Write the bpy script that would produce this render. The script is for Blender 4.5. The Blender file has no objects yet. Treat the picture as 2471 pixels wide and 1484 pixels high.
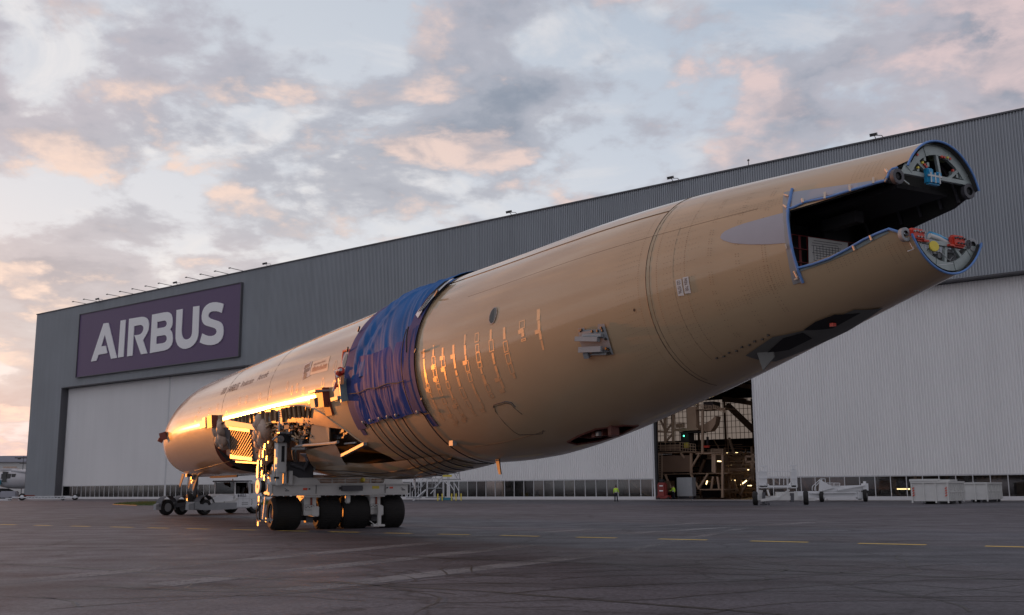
import bpy, bmesh, math, random
import numpy as np
from mathutils import Vector, Matrix
from mathutils.geometry import delaunay_2d_cdt
random.seed(7)
D2R = math.radians
sc = bpy.context.scene
COL = sc.collection

# ------------------------------------------------------------------ camera (measured from the photograph)
FPX, TH, RO, HC = 2497.0, D2R(9.88), -0.0072, 1.6      # focal length in units of a 2471-wide picture
CX, CY = 1235.5, 742.0
_r = np.array([1, 0, 0.]); _u = np.array([0, -math.sin(TH), math.cos(TH)]); FW = np.array([0, math.cos(TH), math.sin(TH)])
RT = math.cos(RO)*_r + math.sin(RO)*_u; UP = -math.sin(RO)*_r + math.cos(RO)*_u
CAM = np.array([0, 0, HC])
def ray(x, y): return FW + (x-CX)/FPX*RT - (y-CY)/FPX*UP
def ground(x, y, z=0.0):
    d = ray(x, y); return CAM + d*((z-HC)/d[2])
def onplane(x, y, p0, n):
    d = ray(x, y); n = np.asarray(n, float); return CAM + d*(np.dot(np.asarray(p0)-CAM, n)/np.dot(d, n))
cam = bpy.data.objects.new('camera', bpy.data.cameras.new('camera')); COL.objects.link(cam)
cam.data.sensor_width = 36.0; cam.data.lens = 36.0*FPX/2471.0
cam.data.clip_start = 0.1; cam.data.clip_end = 6000
cam.matrix_world = Matrix(((RT[0], UP[0], -FW[0], 0), (RT[1], UP[1], -FW[1], 0), (RT[2], UP[2], -FW[2], HC), (0, 0, 0, 1)))
sc.camera = cam

# ------------------------------------------------------------------ materials
def mat(name, col, rough=.6, metal=0.0, var=.12, vscale=3.0, bump=0.0, bscale=40.0, coat=0.0, coatr=.1, spec=.5, emit=None, estr=0.0, alpha=None):
    m = bpy.data.materials.new(name); m.use_nodes = True
    nt = m.node_tree; b = nt.nodes['Principled BSDF']
    b.inputs['Roughness'].default_value = rough; b.inputs['Metallic'].default_value = metal
    b.inputs['Specular IOR Level'].default_value = spec
    b.inputs['Coat Weight'].default_value = coat; b.inputs['Coat Roughness'].default_value = coatr
    tc = nt.nodes.new('ShaderNodeTexCoord'); n = nt.nodes.new('ShaderNodeTexNoise')
    n.inputs['Scale'].default_value = vscale; n.inputs['Detail'].default_value = 5
    nt.links.new(tc.outputs['Object'], n.inputs['Vector'])
    mx = nt.nodes.new('ShaderNodeMix'); mx.data_type = 'RGBA'
    mx.inputs[6].default_value = (*[c*(1-var) for c in col], 1); mx.inputs[7].default_value = (*[min(1, c*(1+var)) for c in col], 1)
    nt.links.new(n.outputs['Fac'], mx.inputs[0]); nt.links.new(mx.outputs[2], b.inputs['Base Color'])
    if bump > 0:
        n2 = nt.nodes.new('ShaderNodeTexNoise'); n2.inputs['Scale'].default_value = bscale; n2.inputs['Detail'].default_value = 6
        nt.links.new(tc.outputs['Object'], n2.inputs['Vector'])
        bp = nt.nodes.new('ShaderNodeBump'); bp.inputs['Strength'].default_value = bump; bp.inputs['Distance'].default_value = .02
        nt.links.new(n2.outputs['Fac'], bp.inputs['Height']); nt.links.new(bp.outputs['Normal'], b.inputs['Normal'])
    if emit:
        b.inputs['Emission Color'].default_value = (*emit, 1); b.inputs['Emission Strength'].default_value = estr
    return m
M = {}
M['white'] = mat('white_paint', (.72, .73, .74), .45, var=.06, vscale=1.5)
M['offwhite'] = mat('aged_white_paint', (.62, .62, .60), .5, var=.12, vscale=2)
M['grey'] = mat('grey_paint', (.30, .31, .32), .5)
M['dkgrey'] = mat('dark_grey_paint', (.08, .08, .09), .55)
M['black'] = mat('matt_black', (.015, .015, .017), .7)
M['rubber'] = mat('tyre_rubber', (.016, .0145, .014), .8, bump=.3, bscale=30)
M['steel'] = mat('bare_steel', (.34, .34, .34), .42, metal=.5)
M['alu'] = mat('primed_aluminium', (.31, .36, .35), .45, metal=.2, var=.3, vscale=6)
M['rivet'] = mat('rivet_brown', (.13, .09, .055), .5)  # brown for rivets and skin seams
M['green'] = mat('green_primer', (.22, .27, .15), .5, var=.25, vscale=5)
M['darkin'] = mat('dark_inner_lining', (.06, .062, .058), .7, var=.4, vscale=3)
M['red'] = mat('red_cover', (.62, .05, .025), .4)
M['recess'] = mat('dark_red_rim', (.12, .028, .018), .5)
M['bellyg'] = mat('belly_grey_primer', (.15, .15, .14), .6)
M['red2'] = mat('dull_red_paint', (.20, .02, .016), .5)
M['accpan'] = mat('beige_panel', (.52, .45, .35), .5, var=.08)
M['redbr'] = mat('red_brown_bracket', (.22, .05, .03), .5, metal=.1)
M['yellow'] = mat('yellow_plastic', (.75, .60, .06), .4)
M['tape'] = mat('blue_foam_edging', (.13, .27, .58), .6, var=.25)
M['tapew'] = mat('masking_tape', (.70, .55, .42), .6)
M['cyan'] = mat('blue_protective_wrap', (.02, .30, .55), .35, bump=.4, bscale=12)
M['bolt'] = mat('dark_fastener', (.03, .025, .02), .5)
M['lilac'] = mat('grey_lilac_primer', (.36, .37, .42), .5, var=.05)
M['tarp_suntint'] = mat('sun_tinted_tarpaulin', (.065, .085, .27), .7, var=.3, vscale=1.2, bump=.25, bscale=9, spec=.06)  # violet cast of warm sunlight on the blue flap, put into the colour
M['tarp'] = mat('blue_tarpaulin', (.03, .125, .34), .7, var=.3, vscale=1.2, bump=.3, bscale=9, spec=.08)
M['tarp2'] = mat('dark_blue_tarpaulin', (.065, .075, .20), .7, var=.25, vscale=1.2, bump=.2, bscale=9, spec=.08)
M['rope'] = mat('dark_cord', (.02, .018, .02), .6)
M['redtrim'] = mat('red_tape', (.75, .10, .05), .5)
M['paper'] = mat('white_paper', (.62, .62, .60), .7, var=.04)
M['ink'] = mat('dark_ink', (.05, .05, .07), .6, var=.05)
M['net'] = mat('red_webbing', (.16, .012, .012), .6)
M['insul'] = mat('insulation_bundle', (.56, .42, .33), .6, bump=.8, bscale=14, var=.4)
M['lattice'] = mat('light_lattice', (.58, .44, .30), .45, metal=.5)
M['copper'] = mat('warm_metal_frame', (.45, .30, .18), .35, metal=.6, var=.3, vscale=8)
M['hivis'] = mat('high_visibility_yellow', (.55, .85, .05), .7, var=.1)
M['navy'] = mat('navy_trousers', (.015, .017, .03), .8)
M['skinp'] = mat('skin', (.45, .26, .19), .6)
M['hair'] = mat('hair', (.03, .02, .015), .7)
M['sign'] = mat('sign_panel_navy', (.085, .043, .13), .45, var=.06, vscale=.2)
M['letter'] = mat('sign_letter_white', (.86, .86, .86), .5, var=.03)
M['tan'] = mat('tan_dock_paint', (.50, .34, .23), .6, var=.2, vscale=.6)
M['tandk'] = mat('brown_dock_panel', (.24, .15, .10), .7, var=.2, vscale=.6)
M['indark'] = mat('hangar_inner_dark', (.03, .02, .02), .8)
M['glazing'] = mat('translucent_wall_glazing', (.30, .26, .23), .6, var=.05, vscale=.1, emit=(.62, .50, .43), estr=.27)  # emission stands in for daylight coming through the panels
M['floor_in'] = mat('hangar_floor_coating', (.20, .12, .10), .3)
M['lampbody'] = mat('lamp_housing', (.06, .06, .06), .5)
M['tube'] = mat('lit_tube', (.9, .9, .8), .5, var=0, emit=(1, .72, .34), estr=4.5)
M['greenled'] = mat('green_lamp', (.1, .9, .5), .5, var=0, emit=(.1, 1, .5), estr=4)
M['trim'] = mat('dark_trim', (.10, .10, .11), .6)
M['doortrim'] = mat('white_door_frame', (.60, .60, .61), .45, var=.05)
M['glasspl'] = mat('aircraft_white', (.55, .56, .58), .3, var=.05)
M['teal'] = mat('teal_paint', (.04, .22, .30), .4)
M['gravelw'] = mat('concrete_curb', (.38, .36, .34), .8)
M['yline'] = mat('yellow_line_paint', (.78, .52, .09), .7, var=.3, vscale=6)
M['wline'] = mat('faded_line_paint', (.15, .145, .14), .8, var=.25, vscale=1.5)

# bronze primer of the aircraft: satin coat with slow waviness
def skin_mat(name, col, rough=.50, coat=.85, coatr=.10, wav=.05, metal=0, spec=.04):
    m = mat(name, col, rough, var=.10, vscale=.55, coat=coat, coatr=coatr, metal=metal, spec=spec)
    nt = m.node_tree; b = nt.nodes['Principled BSDF']
    tc = nt.nodes.new('ShaderNodeTexCoord')
    mp = nt.nodes.new('ShaderNodeMapping'); mp.inputs['Scale'].default_value = (.5, 1.4, 1.4)
    n = nt.nodes.new('ShaderNodeTexNoise'); n.inputs['Scale'].default_value = 1.1; n.inputs['Detail'].default_value = 3
    bp = nt.nodes.new('ShaderNodeBump'); bp.inputs['Strength'].default_value = wav; bp.inputs['Distance'].default_value = .02
    nt.links.new(tc.outputs['Object'], mp.inputs[0]); nt.links.new(mp.outputs[0], n.inputs['Vector'])
    nt.links.new(n.outputs['Fac'], bp.inputs['Height'])
    nt.links.new(bp.outputs['Normal'], b.inputs['Normal'])
    # streaky wear changes the gloss
    mp2 = nt.nodes.new('ShaderNodeMapping'); mp2.inputs['Scale'].default_value = (.35, 2.2, 2.2)
    n2 = nt.nodes.new('ShaderNodeTexNoise'); n2.inputs['Scale'].default_value = 2.2; n2.inputs['Detail'].default_value = 6
    mr = nt.nodes.new('ShaderNodeMapRange'); mr.inputs[3].default_value = rough-.06; mr.inputs[4].default_value = rough+.10
    nt.links.new(tc.outputs['Object'], mp2.inputs[0]); nt.links.new(mp2.outputs[0], n2.inputs['Vector'])
    nt.links.new(n2.outputs['Fac'], mr.inputs[0]); nt.links.new(mr.outputs[0], b.inputs['Roughness'])
    return m
M['skin'] = skin_mat('bronze_primer_skin', (.50, .355, .215))
M['film'] = skin_mat('film_and_sun_glint', (.62, .42, .24), rough=.36, coat=.3, coatr=.2, metal=.42, spec=.5)  # warm metallic tone also stands in for sun glint on frame strips and web

def glass(name, tint=(.55, .6, .62), mixf=.30):
    m = bpy.data.materials.new(name); m.use_nodes = True; nt = m.node_tree
    nt.nodes.remove(nt.nodes['Principled BSDF']); out = nt.nodes['Material Output']
    t = nt.nodes.new('ShaderNodeBsdfTransparent'); t.inputs[0].default_value = (*tint, 1)
    g = nt.nodes.new('ShaderNodeBsdfGlossy'); g.inputs['Roughness'].default_value = .05; g.inputs[0].default_value = (.8, .8, .8, 1)
    fr = nt.nodes.new('ShaderNodeLayerWeight'); fr.inputs[0].default_value = mixf
    nz = nt.nodes.new('ShaderNodeTexNoise'); nz.inputs['Scale'].default_value = .7
    bp = nt.nodes.new('ShaderNodeBump'); bp.inputs['Strength'].default_value = .05
    nt.links.new(nz.outputs['Fac'], bp.inputs['Height']); nt.links.new(bp.outputs[0], g.inputs['Normal'])
    mx = nt.nodes.new('ShaderNodeMixShader')
    nt.links.new(fr.outputs['Fresnel'], mx.inputs[0]); nt.links.new(t.outputs[0], mx.inputs[1]); nt.links.new(g.outputs[0], mx.inputs[2])
    nt.links.new(mx.outputs[0], out.inputs[0]); return m
M['glass'] = glass('window_glass', (.75, .74, .72), .42); M['glassb'] = glass('browner_window_glass', (.60, .54, .50), .5); M['glassc'] = glass('clearer_window_glass', (.88, .88, .86), .36); M['dkglass'] = glass('dark_window_glass', (.06, .07, .08), .4)

# corrugated cladding paint with rain streaks and slightly different sheets
def clad_mat(name, col, metal, rough, sheet=.08):
    m = mat(name, col, rough, metal=metal, var=0)
    nt = m.node_tree; b = nt.nodes['Principled BSDF']
    tc = nt.nodes.new('ShaderNodeTexCoord')
    mp = nt.nodes.new('ShaderNodeMapping'); mp.inputs['Scale'].default_value = (.9, 1, .05)
    n = nt.nodes.new('ShaderNodeTexNoise'); n.inputs['Scale'].default_value = 1; n.inputs['Detail'].default_value = 6
    nt.links.new(tc.outputs['Object'], mp.inputs[0]); nt.links.new(mp.outputs[0], n.inputs['Vector'])
    n3 = nt.nodes.new('ShaderNodeTexNoise'); n3.inputs['Scale'].default_value = .12; n3.inputs['Detail'].default_value = 3
    nt.links.new(tc.outputs['Object'], n3.inputs['Vector'])
    ad = nt.nodes.new('ShaderNodeMath'); ad.operation = 'ADD'
    nt.links.new(n.outputs['Fac'], ad.inputs[0]); nt.links.new(n3.outputs['Fac'], ad.inputs[1])
    mx = nt.nodes.new('ShaderNodeMix'); mx.data_type = 'RGBA'
    mx.inputs[6].default_value = (*[c*(1-sheet) for c in col], 1); mx.inputs[7].default_value = (*[c*(1+sheet) for c in col], 1)
    mr = nt.nodes.new('ShaderNodeMapRange'); mr.inputs[1].default_value = .7; mr.inputs[2].default_value = 1.3
    nt.links.new(ad.outputs[0], mr.inputs[0]); nt.links.new(mr.outputs[0], mx.inputs[0]); nt.links.new(mx.outputs[2], b.inputs['Base Color'])
    return m
M['clad'] = clad_mat('grey_metal_cladding', (.345, .37, .395), .1, .5)
M['clad2'] = clad_mat('white_door_cladding', (.82, .815, .81), .0, .55, .03)

# ------------------------------------------------------------------ mesh helper
class MB:
    def __init__(s): s.v = []; s.f = []; s.m = []; s.cur = 0
    def add(s, vs, fs):
        o = len(s.v); s.v += [tuple(map(float, p)) for p in vs]
        s.f += [tuple(i+o for i in f) for f in fs]; s.m += [s.cur]*len(fs); return s
    def box(s, c, d, rz=0.0, R=None):
        hx, hy, hz = d[0]/2, d[1]/2, d[2]/2
        if R is None: R = Matrix.Rotation(rz, 3, 'Z')
        vs = [Vector(c)+R@Vector((x*hx, y*hy, z*hz)) for x in (-1, 1) for y in (-1, 1) for z in (-1, 1)]
        s.add(vs, [(0, 1, 3, 2), (4, 6, 7, 5), (0, 4, 5, 1), (2, 3, 7, 6), (0, 2, 6, 4), (1, 5, 7, 3)]); return s
    def bbox(s, a, b): return s.box([(a[i]+b[i])/2 for i in range(3)], [abs(b[i]-a[i]) for i in range(3)])
    def rbox(s, c, d, r=.03, rz=0.0):
        # box with bevelled vertical and horizontal edges
        bm = bmesh.new(); bmesh.ops.create_cube(bm, size=1)
        for v in bm.verts: v.co = Vector((v.co.x*d[0], v.co.y*d[1], v.co.z*d[2]))
        bmesh.ops.bevel(bm, geom=bm.edges[:], offset=min(r, min(d)*.45), segments=2, affect='EDGES')
        R = Matrix.Rotation(rz, 3, 'Z')
        bm.verts.index_update()
        s.add([Vector(c)+R@v.co for v in bm.verts], [[v.index for v in f.verts] for f in bm.faces]); bm.free(); return s
    def bar(s, p, q, w=.05, h=None, up=(0, 0, 1)):
        h = h or w; p = Vector(p); q = Vector(q); a = (q-p)
        if a.length < 1e-6: return s
        L = a.length; a.normalize(); u = Vector(up)
        if abs(a.dot(u)) > .99: u = Vector((1, 0, 0))
        b = a.cross(u).normalized(); c = b.cross(a)
        vs = [p+a*t*L+b*x*w/2+c*z*h/2 for t in (0, 1) for x in (-1, 1) for z in (-1, 1)]
        s.add(vs, [(0, 1, 3, 2), (4, 6, 7, 5), (0, 4, 5, 1), (2, 3, 7, 6), (0, 2, 6, 4), (1, 5, 7, 3)]); return s
    def tube(s, pts, r=.02, n=8, r2=None, closed=False):
        pts = [Vector(p) for p in pts]; rings = []
        N = len(pts); pu = None
        for i, p in enumerate(pts):
            a = pts[(i+1) % N if closed else min(i+1, N-1)]-pts[(i-1) % N if closed else max(i-1, 0)]
            if a.length < 1e-9: a = Vector((0, 0, 1))
            a.normalize(); u = pu or (Vector((0, 0, 1)) if abs(a.z) < .9 else Vector((1, 0, 0)))
            b = a.cross(u)
            if b.length < 1e-4: b = a.cross(Vector((1, .3, 0)))
            b.normalize(); c = b.cross(a).normalized(); pu = c
            rr = r if r2 is None else r+(r2-r)*i/(N-1)
            rings.append([p+b*math.cos(t)*rr+c*math.sin(t)*rr for t in [2*math.pi*k/n for k in range(n)]])
        vs = [q for rg in rings for q in rg]; fs = []
        for i in range(N if closed else N-1):
            j = (i+1) % N
            for k in range(n): fs.append((i*n+k, i*n+(k+1) % n, j*n+(k+1) % n, j*n+k))
        if not closed: fs += [tuple(range(n))[::-1], tuple((N-1)*n+k for k in range(n))]
        s.add(vs, fs); return s
    def lathe(s, prof, c, ax=(0, 0, 1), n=32, cap=True):
        # prof: (radius, along) list
        ax = Vector(ax).normalized(); u = Vector((0, 0, 1)) if abs(ax.z) < .9 else Vector((1, 0, 0))
        b = ax.cross(u).normalized(); d = b.cross(ax).normalized(); c = Vector(c)
        vs = [c+ax*a+(b*math.cos(2*math.pi*k/n)+d*math.sin(2*math.pi*k/n))*r for r, a in prof for k in range(n)]
        fs = [(i*n+k, i*n+(k+1) % n, (i+1)*n+(k+1) % n, (i+1)*n+k) for i in range(len(prof)-1) for k in range(n)]
        if cap: fs += [tuple(range(n))[::-1], tuple((len(prof)-1)*n+k for k in range(n))]
        s.add(vs, fs); return s
    def prism(s, poly, fn, t0, t1, holes=()):
        # polygon (x,y) with holes, mapped by fn(x,y,t) for t0 and t1
        pts = []; edges = []; loops = [poly]+list(holes)
        for lp in loops:
            o = len(pts); pts += [Vector(p) for p in lp]; edges += [(o+i, o+(i+1) % len(lp)) for i in range(len(lp))]
        res = delaunay_2d_cdt(pts, edges, [], 0, 1e-7)
        vs2 = res[0]; fs2 = []
        for f in res[2]:
            cx = sum(vs2[i].x for i in f)/len(f); cy = sum(vs2[i].y for i in f)/len(f); ins = False
            for lp in loops:
                j = len(lp)-1
                for i in range(len(lp)):
                    if (lp[i][1] > cy) != (lp[j][1] > cy) and cx < (lp[j][0]-lp[i][0])*(cy-lp[i][1])/(lp[j][1]-lp[i][1])+lp[i][0]: ins = not ins
                    j = i
            if ins: fs2.append(f)
        n = len(vs2)
        V = [fn(p.x, p.y, t0) for p in vs2]+[fn(p.x, p.y, t1) for p in vs2]
        F = [tuple(f) for f in fs2]+[tuple(i+n for i in f)[::-1] for f in fs2]
        cnt = {}
        for f in fs2:
            for i in range(len(f)):
                e = (f[i], f[(i+1) % len(f)]); cnt[e] = 1
        for (a, b) in list(cnt):
            if (b, a) not in cnt: F.append((a, a+n, b+n, b)[::-1])
        s.add(V, F); return s
    def build(s, name, m, parent=None, smooth=False, angle=40, **props):
        me = bpy.data.meshes.new(name); me.from_pydata(s.v, [], s.f); me.update()
        ms = m if isinstance(m, (list, tuple)) else [m]
        for k in ms: me.materials.append(M[k] if isinstance(k, str) else k)
        if len(ms) > 1: me.polygons.foreach_set('material_index', s.m)
        bm = bmesh.new(); bm.from_mesh(me); bmesh.ops.recalc_face_normals(bm, faces=bm.faces); bm.to_mesh(me); bm.free()
        if smooth:
            me.polygons.foreach_set('use_smooth', [True]*len(me.polygons))
            try: me.set_sharp_from_angle(angle=D2R(angle))
            except Exception: pass
        o = bpy.data.objects.new(name, me); COL.objects.link(o)
        if parent is not None: o.parent = parent
        for k, v in props.items(): o[k] = v
        return o
def _islands(s):
    par = list(range(len(s.v)))
    def fd(i):
        while par[i] != i: par[i] = par[par[i]]; i = par[i]
        return i
    for f in s.f:
        r = fd(f[0])
        for i in f[1:]: par[fd(i)] = r
    g = {}
    for f in s.f: g.setdefault(fd(f[0]), []).append(f)
    return list(g.values())
def builds(s, name, m, parent=None, **kw):
    # every loose piece becomes an object of its own
    for fs in _islands(s):
        ix = sorted({i for f in fs for i in f}); mp = {i: k for k, i in enumerate(ix)}
        b = MB(); b.add([s.v[i] for i in ix], [tuple(mp[i] for i in f) for f in fs]); o = b.build(name, m, parent, **kw)
    return o
MB.builds = builds
def thing(name, label, cat, loc=(0, 0, 0), rz=0.0, group=None):
    o = bpy.data.objects.new(name, None); COL.objects.link(o); o.empty_display_size = .3
    o.location = loc; o.rotation_euler = (0, 0, rz); o['label'] = label; o['category'] = cat
    if group: o['group'] = group
    return o
def tag(o, label, cat, group=None):
    o['label'] = label; o['category'] = cat
    if group: o['group'] = group
    return o
def kids(o): return [c for c in bpy.data.objects if c.parent == o]
def dup(o, parent=None):
    c = o.copy(); COL.objects.link(c)
    if parent is not None: c.parent = parent
    for k in kids(o): dup(k, c)
    return c
def text_mesh(txt, size, shear=0.0, bold=0.0):
    cu = bpy.data.curves.new('txt', 'FONT'); cu.body = txt; cu.size = size; cu.shear = shear; cu.offset = bold; cu.resolution_u = 3
    cu.align_x = 'LEFT'
    ob = bpy.data.objects.new('txt', cu); COL.objects.link(ob)
    dg = bpy.context.evaluated_depsgraph_get(); dg.update()
    me = bpy.data.meshes.new_from_object(ob.evaluated_get(dg))
    v = [tuple(p.co) for p in me.vertices]; f = [tuple(p.vertices) for p in me.polygons]
    bpy.data.objects.remove(ob); bpy.data.curves.remove(cu); bpy.data.meshes.remove(me)
    return v, f
def tyre(mb, c, ax, r, w):
    k = w/2
    mb.lathe([(r*.56, -k*.75), (r*.60, -k*.95), (r*.80, -k), (r*.94, -k*.88), (r, -k*.6), (r*1.0, 0), (r, k*.6), (r*.94, k*.88), (r*.80, k), (r*.60, k*.95), (r*.56, k*.75)], c, ax, 36)
def rim(mb, c, ax, r, w):
    k = w/2
    mb.lathe([(r*.56, -k*.78), (r*.53, -k*.80), (r*.50, -k*.55), (r*.22, -k*.45), (r*.2, -k*.7), (r*.05, -k*.72), (r*.05, k*.72), (r*.2, k*.7), (r*.22, k*.45), (r*.50, k*.55), (r*.53, k*.80), (r*.56, k*.78)], c, ax, 28)
# ================================================================== AIRCRAFT
PHI = 0.486
A = np.array([math.sin(PHI), -math.cos(PHI), 0]); T = np.array([math.cos(PHI), math.sin(PHI), 0])
P0 = np.array([-5.64, 40, 0]); RF, ZC = 2.82, 5.17
SN = [0, 4, 9, 14, 20, 27]; ZTOP = [7.99, 7.958, 7.987, 7.88, 7.744, 7.103]; ZBOT = [2.35, 2.222, 2.31, 2.415, 3.364, 4.903]; WFAC = [1, 1, 1, .98, .93, .84]
_gm = {}
def pch(ys, x):
    k = id(ys)
    if k not in _gm:
        g = np.gradient(np.array(ys, float), np.array(SN, float)); g[0] = 0; _gm[k] = g
    m = _gm[k]
    if x <= 0: return ys[0]
    x = min(x, 27.0)
    i = 0
    while i < 4 and x > SN[i+1]: i += 1
    h = SN[i+1]-SN[i]; t = (x-SN[i])/h
    return (1+2*t)*(1-t)**2*ys[i]+t*(1-t)**2*h*m[i]+t*t*(3-2*t)*ys[i+1]+t*t*(t-1)*h*m[i+1]
def sec(s):
    if s < -22.17:
        t = min((-22.17-s)/14.78, 1); g = max(1-t**2.12, 0)**(1/2.3); return RF*g, RF*g, ZC-.9*t*t
    a, b = pch(ZTOP, s), pch(ZBOT, s); h = (a-b)/2
    return h*pch(WFAC, s), h, (a+b)/2
def hp(s, th, off=0.0, k=1.0):
    w, h, c = sec(s); t = D2R(th)
    if off:
        nx, nz = math.sin(t)*h, math.cos(t)*w; l = math.hypot(nx, nz) or 1
        return (s, w*k*math.sin(t)+off*nx/l, c+h*k*math.cos(t)+off*nz/l)
    return (s, w*k*math.sin(t), c+h*k*math.cos(t))
def w2l(q):
    q = np.asarray(q)-P0; return np.array([q@A, q@T, q[2]])
def hit(x, y, k=1.0):
    o = w2l(CAM); d = ray(x, y); d = np.array([d@A, d@T, d[2]])
    def f(t):
        p = o+d*t; w, h, c = sec(p[0]); return (p[1]/(w*k+1e-9))**2+((p[2]-c)/(h*k+1e-9))**2-1
    prev = None; t = 8.0
    while t < 110:
        p = o+d*t
        if -36.8 < p[0] < 29:
            v = f(t)
            if prev is not None and v < 0 <= prev:
                a, b = t-.1, t
                for _ in range(24):
                    m = (a+b)/2
                    if f(m) > 0: a = m
                    else: b = m
                p = o+d*a; w, h, c = sec(p[0])
                return p[0], math.degrees(math.atan2(p[1]/w, (p[2]-c)/h))
            prev = v
        t += .1
    return None
def hits(pts, k=1.0):
    r = []
    for x, y in pts:
        q = hit(x, y, k)
        if q is None:       # just outside the outline: walk towards the body
            for j in range(1, 40):
                q = hit(x, y-j if y > 1000 else y+j, k)
                if q: break
        if q:
            s, t = q
            if t > 90: t -= 360
            r.append((s, t))
    return r
def splane(x, y, s):
    g = onplane(x, y, P0+A*s, A); l = w2l(g); return l[1], l[2]
Z1 = lambda X, Y: (362+X*.3659, 784.3+Y*.3659)
ZT_ = lambda X, Y: (1689.2+.305*X, 301.6+.305*Y)
Z4 = lambda X, Y: (1146.3+.3252*X, 663.6+.3252*Y)

air = thing('aircraft', 'unpainted bronze airliner body without wings or tail fins, carried on a white transporter', 'aircraft',
            (P0[0], P0[1], 0), math.atan2(A[1], A[0]))
VS = .0492   # metres per degree, keeps triangles well shaped in (station, angle) space
def inside(p, loops):
    c = False; x, y = p
    for lp in loops:
        n = len(lp); j = n-1
        for i in range(n):
            xi, yi = lp[i]; xj, yj = lp[j]
            if (yi > y) != (yj > y) and x < (xj-xi)*(y-yi)/(yj-yi)+xi: c = not c
            j = i
    return c
def densify(lp, step):
    o = []
    for i, p in enumerate(lp):
        q = lp[(i+1) % len(lp)]; L = math.hypot(q[0]-p[0], q[1]-p[1]); n = max(1, int(math.ceil(L/step)))
        o += [(p[0]+(q[0]-p[0])*k/n, p[1]+(q[1]-p[1])*k/n) for k in range(n)]
    return o
def param_tris(loops, step):
    loops = [densify([(s, t*VS) for s, t in lp], step) for lp in loops]
    pts = []; edges = []
    for lp in loops:
        o = len(pts); pts += lp; edges += [(o+i, o+(i+1) % len(lp)) for i in range(len(lp))]
    B = np.array(pts); x0, y0 = B.min(0); x1, y1 = B.max(0)
    nx = max(1, int((x1-x0)/step)); ny = max(1, int((y1-y0)/step))
    for i in range(1, nx):
        for j in range(1, ny):
            p = (x0+(x1-x0)*i/nx, y0+(y1-y0)*j/ny)
            if ((B[:, 0]-p[0])**2+(B[:, 1]-p[1])**2).min() < (step*.45)**2: continue
            if inside(p, loops): pts.append(p)
    res = delaunay_2d_cdt([Vector(p) for p in pts], edges, [], 0, 1e-6)
    V = [(p.x, p.y/VS) for p in res[0]]; F = []
    for f in res[2]:
        c = (sum(res[0][i].x for i in f)/len(f), sum(res[0][i].y for i in f)/len(f))
        if inside(c, loops): F.append(tuple(f))
    return V, F
def shell(name, loops, material, parent, off=0.0, k=1.0, step=.3, flip=False, **props):
    V, F = param_tris(loops, step)
    co = [hp(s, t, off, k) for s, t in V]; nr = []
    for s, t in V:
        e = .02; a = np.array(hp(s+e, t))-np.array(hp(s-e, t)) if s < 26.9 else np.array(hp(s, t))-np.array(hp(s-2*e, t)); b = np.array(hp(s, t+1))-np.array(hp(s, t-1))
        n = np.cross(a, b); l = np.linalg.norm(n)
        n = n/l if l > 1e-9 else np.array([-1., 0, 0])
        w, h, c = sec(s)
        if n[1]*math.sin(D2R(t))+n[2]*math.cos(D2R(t)) < 0: n = -n
        nr.append(-n if flip else n)
    FF = []
    for f in F:
        p = [np.array(co[i]) for i in f]; g = np.cross(p[1]-p[0], p[2]-p[0])
        if np.linalg.norm(g) < 1e-12: continue
        FF.append(f if g@nr[f[0]] >= 0 else f[::-1])
    me = bpy.data.meshes.new(name); me.from_pydata(co, [], FF); me.materials.append(M[material])
    me.polygons.foreach_set('use_smooth', [True]*len(me.polygons))
    me.normals_split_custom_set_from_vertices([tuple(n) for n in nr])
    o = bpy.data.objects.new(name, me); COL.objects.link(o); o.parent = parent
    for kk, v in props.items(): o[kk] = v
    return o

bay = hits([(519, 1037), (538, 1018), (552, 1013), (615, 997), (655, 985), (691, 979), (728, 978), (757, 985), (783, 1000), (812, 1022), (838, 1040), (856, 1055), (880, 1071)])
bayL = hits([(556, 1128), (534, 1110), (521, 1088), (516, 1062)])
bay = bay+[(6.2, -150), (6.0, -168), (-11, -178), (-13.6, -170)]+bayL
cut_low = [(24.83, -112.5), (25.32, -112.5), (25.98, -112.3), (26.4, -110), (26.62, -108.5), (26.8, -113), (26.87, -119), (27, -121)]
cut_up = [(24.75, -71), (25.58, -70.3), (26.22, -69.3), (26.6, -67.5), (26.68, -60.6), (26.8, -55), (27, -52)]
outer = [(-36.9, -270), (24.8, -270), (24.8, -247), (26.0, -247), (27, -240)]+cut_low[::-1]+cut_up+[(27, 68), (26.4, 76), (24.8, 80), (24.8, 90), (-36.9, 90)]
slot = [(s, t) for s, t in [(15.95, -168), (16.6, -166), (17.35, -166), (18.0, -174), (18.05, -183), (17.2, -186), (16.4, -182), (15.9, -175)]]
shell('hull_skin', [outer, bay, slot], 'skin', air, step=.32)
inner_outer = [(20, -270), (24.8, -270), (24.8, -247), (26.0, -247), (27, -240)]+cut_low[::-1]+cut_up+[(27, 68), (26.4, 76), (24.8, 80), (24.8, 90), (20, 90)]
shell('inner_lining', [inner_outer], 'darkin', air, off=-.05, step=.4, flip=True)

def curve_on(pts, r, name, m, parent=air, off=0.0, k=1.0, step=.25, n=6, mb=None, **pr):
    L = []
    for (a, b) in zip(pts[:-1], pts[1:]):
        d = math.hypot(b[0]-a[0], (b[1]-a[1])*VS); q = max(1, int(d/step))
        L += [hp(a[0]+(b[0]-a[0])*i/q, a[1]+(b[1]-a[1])*i/q, off, k) for i in range(q)]
    L.append(hp(*pts[-1], off, k))
    if mb is not None: mb.tube(L, r, n); return
    return MB().tube(L, r, n).build(name, m, parent, smooth=True, **pr)

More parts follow.
